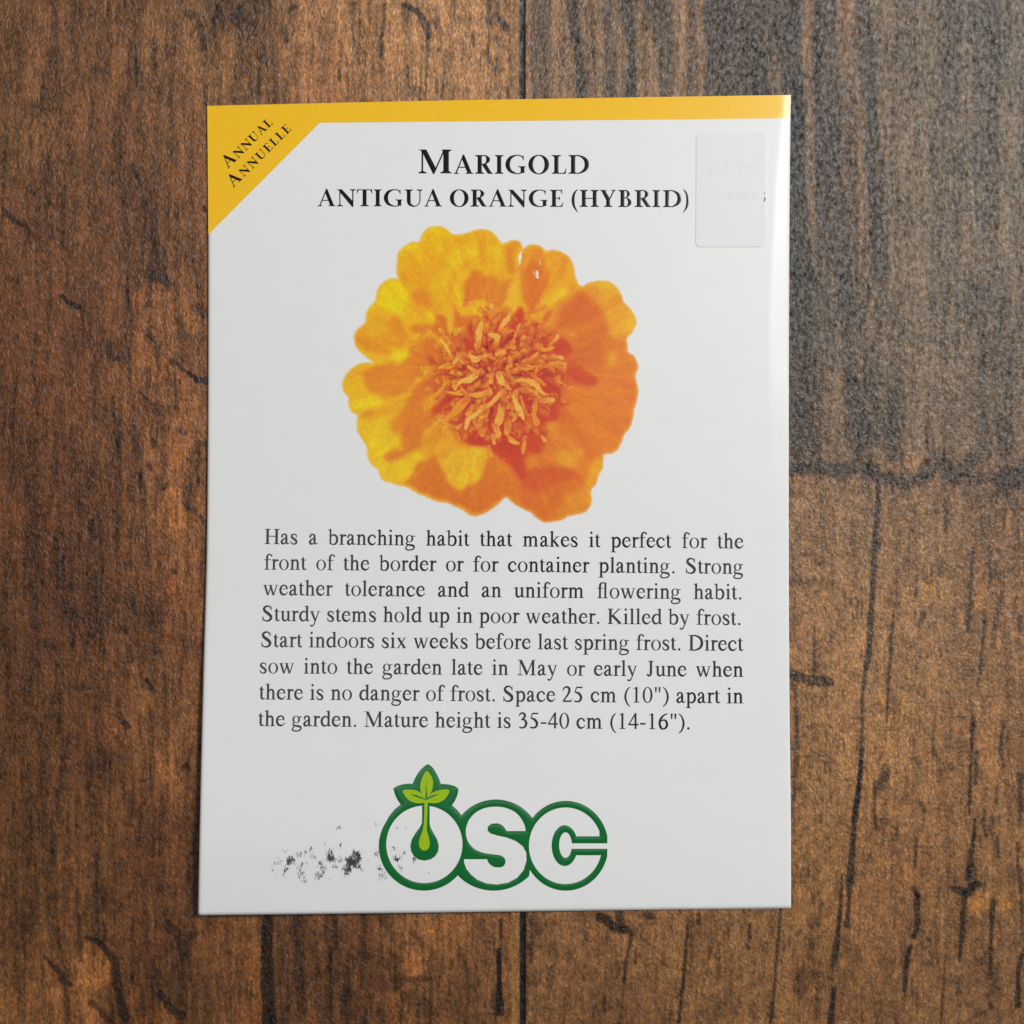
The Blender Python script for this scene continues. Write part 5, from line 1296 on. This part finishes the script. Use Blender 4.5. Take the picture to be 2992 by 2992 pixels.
# --- the red heart
P([(800, 690), (960, 620), (1120, 640), (1250, 700), (1380, 760), (1400, 900), (1440, 980), (1330, 1060), (1330, 1180), (1250, 1220), (1240, 1380), (1130, 1400), (1080, 1300), (900, 1340), (760, 1330), (700, 1230), (620, 1180), (640, 1080), (560, 1000), (620, 940), (700, 900), (660, 820), (720, 760)], s(205, 84, 36), 70)
P([(820, 760), (960, 700), (1120, 720), (1230, 800), (1290, 920), (1260, 1060), (1180, 1200), (1060, 1290), (900, 1300), (780, 1240), (720, 1120), (690, 1000), (730, 860)], s(192, 56, 34), 70)
P(q4(0, 300, 200, 200, 700, 250, 900, 300, 1000, 380, 850, 440, 860, 560, 700, 640, 600, 700, 740, 760, 680, 840, 640, 1000, 560, 1020, 480, 1000, 460, 1180, 520, 1230, 800, 1190, 600, 1400, 450, 1380, 250, 1180, 60, 1000, 0, 900), s(194, 56, 34), 24)
P(q4(520, 1210, 700, 1175, 900, 1175, 1050, 1220, 1100, 1300, 1000, 1330, 800, 1400, 600, 1500, 430, 1400), s(203, 82, 33), 36)
for pts, c in [
    (q1(1650, 1340, 1760, 1350, 1750, 1430, 1700, 1470), RE), (q1(1640, 1540, 1740, 1520, 1780, 1600, 1750, 1680, 1660, 1680), RE), (q1(1420, 1530, 1520, 1460, 1620, 1500, 1640, 1680, 1560, 1640, 1470, 1580), s(203, 84, 38)), (q1(1160, 1750, 1260, 1750, 1300, 1810, 1200, 1830), s(194, 64, 34)),
    (q1(1800, 1560, 1890, 1480, 1980, 1480, 1980, 1720, 1850, 1670), s(172, 30, 32)), (q1(1260, 1880, 1400, 1860, 1700, 1870, 1700, 1960, 1260, 1960), RE), (q1(1640, 1790, 1780, 1770, 1980, 1770, 1980, 1860, 1760, 1870), RE), (q1(1860, 1210, 1930, 1210, 1920, 1280), RE),
    (q2(290, 1240, 340, 1130, 400, 1110, 440, 1180, 440, 1290, 330, 1340, 260, 1390), RE), (q2(500, 1450, 600, 1420, 760, 1440, 790, 1500, 720, 1590, 620, 1560, 520, 1570), s(194, 56, 33)), (q2(780, 1600, 880, 1480, 950, 1530, 1040, 1620, 990, 1700, 860, 1710), s(194, 56, 33)), (q2(590, 1740, 700, 1710, 795, 1780, 700, 1855, 600, 1840), RE),
    (q2(150, 1640, 170, 1520, 260, 1480, 350, 1520, 345, 1640, 240, 1690), s(182, 40, 33)), (q2(-30, 1540, 70, 1650, 40, 1720, -30, 1720), RE), (q2(680, 1230, 740, 1150, 795, 1150, 760, 1240, 700, 1300), s(207, 88, 36)), (q2(25, 1340, 80, 1300, 115, 1380, 60, 1440), RE), (q2(120, 1420, 180, 1420, 170, 1500, 130, 1490), RE), (q2(540, 1300, 620, 1290, 600, 1360, 550, 1360), RE),
    (q2(600, 1880, 850, 1860, 940, 1930, 900, 1980, 600, 1980), RE), (q2(980, 1880, 1100, 1840, 1260, 1940, 1360, 2000, 1300, 2090, 1150, 2070, 1040, 2000), s(196, 62, 36)), (q2(300, 1750, 480, 1690, 560, 1690, 400, 1760, 300, 1820), RE), (q2(0, 1800, 200, 1760, 220, 1960, 0, 1960), RE), (q2(300, 1880, 460, 1900, 580, 1960, 300, 1960), RE),
    (q3(1540, 720, 1650, 700, 1800, 600, 1900, 560, 1960, 620, 1960, 930, 1860, 915, 1700, 900, 1600, 850, 1540, 790), s(186, 44, 33)), (q3(1290, -20, 1600, -20, 1560, 60, 1440, 160, 1380, 60), s(194, 56, 33)), (q3(1390, 300, 1600, 260, 1500, 400, 1340, 540, 1200, 500, 1260, 430), s(192, 52, 33)), (q3(1560, 140, 1720, 120, 1800, 180, 1700, 240, 1620, 210), RE), (q3(1450, 600, 1540, 520, 1600, 530, 1560, 640, 1440, 650), RE), (q3(1240, 100, 1330, 80, 1340, 160, 1260, 170), s(198, 68, 34)), (q3(1640, 300, 1900, 290, 1960, 330, 1800, 420, 1680, 500), RE),
    (q4(620, 430, 760, 410, 850, 450, 840, 580, 720, 530, 640, 500), s(196, 60, 36)), (q4(600, -20, 900, 40, 880, 200, 900, 290, 780, 290, 700, 200), s(192, 52, 34)), (q4(420, 150, 560, 200, 700, 260, 560, 300, 420, 260), RE), (q4(200, 400, 290, 300, 300, 560, 220, 600), RE), (q4(30, 420, 100, 380, 80, 560, 20, 620), RE), (q4(300, 600, 520, 600, 480, 760, 330, 780), s(192, 50, 34)), (q4(60, 820, 200, 780, 330, 900, 390, 1000, 250, 1150, 80, 960), s(190, 48, 34))]:
    P(pts, c, 11)
for pts in [q1(1750, 1800, 1810, 1790, 1790, 1865, 1735, 1850), q1(1850, 1620, 1900, 1560, 1930, 1640, 1890, 1680), q3(1725, 95, 1795, 110, 1775, 195, 1715, 190), q3(1550, 240, 1625, 265, 1555, 315), q3(1880, 490, 1950, 450, 1950, 570, 1885, 545), q4(125, 330, 160, 345, 175, 425, 130, 370), q4(-10, 430, 40, 440, 30, 530, -10, 550), q4(300, 20, 390, 30, 360, 95, 300, 80), q2(290, 1740, 345, 1760, 320, 1820, 290, 1800), q2(150, 1800, 200, 1790, 200, 1850), q1(1800, 1650, 1850, 1680, 1830, 1730), q2(20, 1740, 60, 1740, 60, 1800), q1(1880, 1900, 1935, 1880, 1930, 1930), q2(210, 1560, 260, 1570, 250, 1620, 200, 1610)]:
    P(pts, MA, 8, .9)
# --- the curled florets, pale tan
P(q2(300, 790, 362, 800, 372, 980, 300, 1080, 200, 1115, 190, 1050, 230, 900), s(229, 174, 42), 12)
P(q2(400, 1490, 450, 1450, 500, 1500, 490, 1570, 522, 1640, 440, 1662, 365, 1655, 390, 1570), s(228, 162, 48), 8)
P(q2(415, 1780, 480, 1748, 525, 1810, 470, 1862, 405, 1852), s(229, 168, 48), 8)
TAN = [
    (q2(270, 1180, 180, 1310, 110, 1395), [40, 76, 40]), (q2(20, 1080, 60, 1190), [50, 40]), (q2(380, 1320, 340, 1430, 305, 1495), [30, 44, 26]), (q2(460, 1200, 505, 1290, 425, 1345), [50, 60, 40]), (q2(635, 1335, 760, 1310, 835, 1170), [50, 54, 26]), (q2(190, 1440, 280, 1400, 350, 1425), [26, 30, 22]), (q2(570, 1570, 690, 1640, 785, 1615), [36, 52, 44]), (q2(760, 1570, 860, 1470), [30, 40]), (q2(960, 1440, 1060, 1460), [24, 30]), (q2(790, 1715, 920, 1742), [30, 34]), (q2(690, 1845, 820, 1805, 950, 1815), [40, 40, 40]), (q2(950, 1815, 950, 1910), [34, 24]),
    (q2(95, 1690, 190, 1665, 120, 1745), [50, 44, 30]), (q2(490, 1765, 555, 1720, 600, 1690), [40, 40, 30]), (q2(250, 1735, 275, 1830, 225, 1865, 245, 1950), [40, 44, 40, 40]), (q2(10, 1450, 100, 1490, 65, 1570), [50, 64, 34]), (q2(330, 1820, 430, 1890, 590, 1850, 580, 1940), [24, 30, 26, 24]), (q2(500, 1180, 600, 1150, 700, 1090), [18, 30, 24]), (q2(0, 1730, 70, 1750), [26, 34]), (q2(620, 1560, 640, 1640), [26, 22]),
    (q3(1790, -10, 1680, 80, 1560, 110, 1495, 215), [56, 86, 56, 30]), (q3(1345, 40, 1370, 150, 1240, 290, 1150, 350, 1115, 470), [36, 46, 86, 70, 56]), (q3(1130, -20, 1165, 50), [90, 70]), (q3(1400, 240, 1500, 262, 1570, 225), [36, 40, 34]), (q3(1690, 275, 1800, 270, 1940, 235), [40, 66, 44]), (q3(1650, 330, 1540, 440, 1440, 530, 1340, 625), [90, 120, 84, 60]), (q3(1920, 400, 1760, 520, 1665, 590, 1645, 690), [36, 70, 96, 50]), (q3(1580, 175, 1650, 265), [24, 34]), (q3(1355, 745, 1370, 685, 1510, 672), [34, 36, 30]), (q3(1500, 770, 1550, 825), [36, 30]), (q3(1825, 735, 1850, 775), [76, 60]), (q3(1580, 650, 1525, 690), [30, 30]), (q3(1880, 290, 1860, 350), [30, 20]), (q3(1310, 580, 1400, 640, 1480, 660), [40, 40, 20]), (q3(1900, 380, 1830, 430), [30, 50]),
    (q4(285, 98, 420, 92, 560, 125, 650, 230, 735, 265), [18, 50, 84, 60, 20]), (q4(545, 30, 620, 90, 695, 155), [40, 46, 34]), (q4(120, 15, 150, 100, 190, 140, 270, 200), [70, 66, 34, 18]), (q4(185, 210, 110, 290, -10, 410), [36, 64, 40]), (q4(25, 30, 20, 110), [46, 50]), (q4(-10, 180, 20, 245), [40, 40]), (q4(335, 240, 310, 320, 370, 460, 435, 570), [80, 66, 110, 46]), (q4(395, 290, 432, 450), [40, 36]), (q4(350, 500, 300, 595), [40, 30]), (q4(120, 385, 140, 500, 115, 615), [18, 84, 130]), (q4(70, 650, 110, 775), [70, 90]), (q4(230, 660, 220, 750), [80, 70]), (q4(45, 790, 60, 870), [60, 50]), (q4(580, 340, 570, 440, 555, 520, 595, 620), [46, 60, 56, 80]), (q4(650, 350, 780, 335), [50, 84]), (q4(240, 790, 300, 860, 365, 885), [46, 50, 34]), (q4(450, 800, 430, 920, 415, 1005), [46, 70, 46]), (q4(925, 335, 955, 365), [50, 44]), (q4(970, 225, 1045, 165), [24, 26]), (q4(-10, 930, 20, 1035), [60, 60]), (q4(190, 1070, 145, 1115), [24, 20]), (q4(860, 60, 880, 110, 960, 170), [50, 36, 20]), (q4(660, 790, 700, 850), [40, 40]),
    (q1(1880, 840, 1895, 1010), [26, 60]), (q1(1820, 1130, 1890, 1185), [80, 70]), (q1(1830, 1310, 1800, 1450, 1795, 1610), [76, 90, 40]), (q1(1895, 1330, 1885, 1410), [56, 50]), (q1(1550, 1390, 1610, 1370), [50, 56]), (q1(1680, 1720, 1755, 1762, 1850, 1735), [50, 76, 40]), (q1(1320, 1510, 1400, 1620, 1455, 1750), [60, 56, 36]), (q1(1590, 1690, 1490, 1800), [46, 44]), (q1(1310, 1860, 1410, 1825), [60, 56]), (q1(1000, 1635, 1070, 1650), [46, 50]), (q1(930, 1535, 1040, 1530, 1110, 1410), [26, 34, 40]), (q1(1870, 1720, 1960, 1700), [40, 44]), (q1(1670, 1850, 1770, 1920), [44, 50]), (q1(1310, 1380, 1350, 1420), [40, 40]), (q1(1620, 1080, 1720, 1030), [40, 30]), (q1(1560, 1200, 1610, 1260), [24, 20]), (q1(1080, 1850, 1090, 1940), [30, 40])]
tj = random.Random(5)


def blur(A, n):
    for axis in (0, 1):
        for _ in range(2):
            B_ = np.concatenate([np.repeat(A.take([0], axis), n, axis), A, np.repeat(A.take([-1], axis), n, axis)], axis)
            C_ = np.cumsum(B_, axis)
            C_ = np.concatenate([np.zeros_like(C_.take([0], axis)), C_], axis)
            m = A.shape[axis]
            A = (C_.take(range(2 * n + 1, 2 * n + 1 + m), axis) - C_.take(range(m), axis)) / (2 * n + 1)
    return A


WU0, WV0 = FL.WU, FL.WV
FL.WU, FL.WV = FL.U + .4 * (WU0 - FL.U), FL.V + .4 * (WV0 - FL.V)
# ruffled florets packed round the heart, the inner ones lying over the outer
for i in range(150):
    k_ = i / 150
    d = 345 * (1 - k_) ** .62 + tj.uniform(-18, 18)
    a = i * 2.39996 + tj.gauss(0, .25)
    b_ = a + tj.gauss(0, .45)
    x, y = 960 + d * math.cos(a) * 1.02, 965 + d * math.sin(a)
    L_, w_ = tj.uniform(58, 104) * (.62 + .45 * d / 325), tj.uniform(24, 46) * (.62 + .4 * d / 325)
    ca_, sa_ = math.cos(b_), math.sin(b_)
    pt = lambda l, m_: (x + (l - L_ * .4) * ca_ - m_ * sa_, y + (l - L_ * .4) * sa_ + m_ * ca_)
    left_ = min(1, max(0, (900 - x) / 250))
    tip = s(227, 154, 46) + left_ * s(3, 28, -18) + tj.uniform(-1, 1) * s(5, 16, 8)
    mid = s(213, 104, 35) + left_ * s(4, 16, -6) + tj.uniform(-1, 1) * s(6, 12, 4)
    al = .55 + .4 * (1 - sstep(230, 330, np.float64(d)))
    sk_ = tj.uniform(-.3, .3) * w_
    P([pt(-6, -w_ * .4), pt(L_ * .55, -w_ * .82), pt(L_ * 1.08, sk_ - w_ * .3), pt(L_ * 1.08, sk_ + w_ * .3), pt(L_ * .55, w_ * .82), pt(-6, w_ * .4)], s(176, 46, 32), 13, .62 * al)
    P([pt(0, -w_ * .2), pt(L_ * .5, -w_ * .6), pt(L_ * .96, sk_ - w_ * .3), pt(L_, sk_ + w_ * .2), pt(L_ * .55, w_ * .58), pt(0, w_ * .2)], mid, 8, .92 * al)
    P([pt(L_ * .55, -w_ * .5), pt(L_ * .95, sk_ - w_ * .34), pt(L_ * 1.0, sk_ + w_ * .22), pt(L_ * .72, sk_ * .7 + w_ * .1)], tip, 10, .95 * al)
    K([pt(L_ * .2, 0), pt(L_ * .6, sk_ * .4), pt(L_ * .85, sk_ * .8)], [2, 5, 2], s(186, 58, 33), 6, .5 * al)


# outer petals lie out of the photographer's focus: soft; veins run outwards
far = sstep(180, 560, r_)[..., None]
far2 = sstep(430, 700, r_)[..., None]
B3, B6 = blur(FL.c, 3), blur(FL.c, 6)
FL.c = FL.c * (1 - far) + (B3 * (1 - .3 * far2) + B6 * .3 * far2) * far
grad = sstep(-700, 700, (FL.U - 960) * .92 + (FL.V - 960) * .4)[..., None]
FL.c = FL.c * (1 - .22 * far) + (s(228, 184, 18) * (1 - grad) + s(215, 112, 34) * grad) * .22 * far
FL.c = FL.c * .75 + blur(FL.c, 2) * .25
th = np.arctan2(FL.V - 960, FL.U - 960)
vein = .55 * fbm((th + 4) * 26, r_ / 150, 71, 3) + .45 * fbm((th + 4) * 9, r_ / 220, 72, 3)
mot = fbm(FL.U / 15, FL.V / 15, 73, 3)
FL.c[..., 1] *= 1 + .34 * (vein - .5) + .10 * (mot - .5)
FL.c[..., 0] *= 1 + .10 * (vein - .5) + .06 * (mot - .5)
heart = 1 - sstep(120, 420, r_)
clot = fbm(FL.U / 26, FL.V / 26, 74, 4)
FL.c *= (1 - heart * .16 * sstep(.52, .72, clot))[..., None]
FL.c[..., 1] *= 1 + heart * .25 * sstep(.50, .30, clot) * (FL.c[..., 1] < 110)
for i in range(240):
    a, d = tj.uniform(0, 6.283), 40 + 330 * tj.random() ** .8
    x, y = 960 + d * math.cos(a), 960 + d * math.sin(a)
    b_ = a + tj.gauss(0, .9)
    L_ = tj.uniform(14, 44)
    K([(x, y), (x + L_ * .5 * math.cos(b_) + tj.gauss(0, 3), y + L_ * .5 * math.sin(b_) + tj.gauss(0, 3)), (x + L_ * math.cos(b_ + .4), y + L_ * math.sin(b_ + .4))], [tj.uniform(2, 5), tj.uniform(5, 11), tj.uniform(2, 6)], s(222, 132, 48) if tj.random() < .7 else s(150, 34, 32), 7, tj.uniform(.35, .75))
FL.WU, FL.WV = FL.U + .65 * (WU0 - FL.U), FL.V + .65 * (WV0 - FL.V)
for pts, ws in TAN:
    d = math.hypot(np.mean([p[0] for p in pts]) - 960, np.mean([p[1] for p in pts]) - 960)
    c = TA + tj.uniform(-1, 1) * s(5, 22, 20) + s(1, 4, 6) + (s(1, 16, -22) if pts[0][0] < 760 else 0)
    wv = tj.uniform(.8, 1.12)
    ww = [x * .45 * wv * tj.uniform(.8, 1.2) for x in ws]
    K(pts, [x + 5 for x in ww], s(206, 92, 36), 7, .55)
    K(pts, ww, c * .55 + s(212, 112, 40) * .45, 6)
    K(pts, [max(2, x - 9) for x in ww], c, 8, tj.uniform(.65, .95))
    near_first = math.hypot(pts[0][0] - 960, pts[0][1] - 960) < math.hypot(pts[-1][0] - 960, pts[-1][1] - 960)
    q_ = pts if near_first else pts[::-1]
    m_pt = ((q_[0][0] + q_[1][0]) / 2, (q_[0][1] + q_[1][1]) / 2)
    K([q_[0], m_pt], [ww[0] * .8, ww[0] * .4], s(202, 84, 36), 9, .5)
    K([(x + 2.5, y + 2) for x, y in pts], [2, 4, 2][:len(pts)], s(208, 100, 38), 5, .45)
FL.WU, FL.WV = WU0, WV0
# rim: the picture fades to yellow at its cut edge
sd = poly_sd(FL.WU, FL.WV, OUTS)
rim_ = (1 - sstep(0, 34, -sd)) * (.30 + .35 * sstep(-300, 500, 960 - FL.U))
FL.c = FL.c * (1 - rim_[..., None]) + s(230, 178, 24) * rim_[..., None]
# print screen: fine dots, a little grain
dots = np.sin((FL.U * .80 + FL.V * .60) * .74) * np.sin((FL.V * .80 - FL.U * .60) * .74)
FL.c *= (1 + .05 * dots + .07 * (vnoise(FL.U / 5, FL.V / 5, 61) - .5))[..., None]
FL.c[..., 1] *= 1 + .10 * (fbm(FL.U / 26, FL.V / 26, 62, 3) - .5)
# scuffs where the print is scratched off
white = s(222, 218, 208)
K(q2(408, 385, 385, 470, 372, 580), [5, 16, 4], white, 6)
K(q2(640, 530, 636, 575), [6, 6], white, 5, .7)
K(q2(600, 640, 597, 715), [3, 14], white, 5)
K(q2(548, 655, 562, 690), [6, 5], white, 4)
K(q2(365, 650, 368, 690), [3, 4], white, 4, .7)
colF = lin(np.clip(FL.c, 0, 255)) / GAIN
# keep what lies inside the outline
edge_sd = poly_sd(FL.U + 7 * (fbm(FL.U / 9, FL.V / 9, 63, 2) - .5), FL.V + 7 * (fbm(FL.U / 9, FL.V / 9, 64, 2) - .5), OUTS)
keep = edge_sd < 6
fade = sstep(-9, 6, edge_sd)[..., None] * .8
colF = colF * (1 - fade) + np.array([.82, .78, .55]) * fade
ids = -np.ones(keep.shape, int)
ids[keep] = np.arange(keep.sum())
f4 = np.stack([ids[:-1, :-1], ids[1:, :-1], ids[1:, 1:], ids[:-1, 1:]], -1).reshape(-1, 4)
f4 = f4[(f4 >= 0).all(1)]
uvF = np.stack([FL.U[keep] / FS + 950, FL.V[keep] / FS + 600], 1)
mf = mesh_arrays('flower_picture', on_paper(uvF, .012), f4)
set_colour(mf, np.clip(colF[keep], 0, .95))
fm = Mat('flower_print')
fa = fm.node('ShaderNodeAttribute', attribute_name='print')
fm.scale_colour(fa.outputs['Color'], fm.ramp(fm.noise(6000, (1, 1, 1), 2), .95, 1.05, .25, .75))
fm.set(Roughness=.3, Specular_IOR_Level=.4)
fo = link('flower_picture', mf, fm.m, packet)
fo['label'] = 'printed picture of an orange marigold bloom with yellow petals'
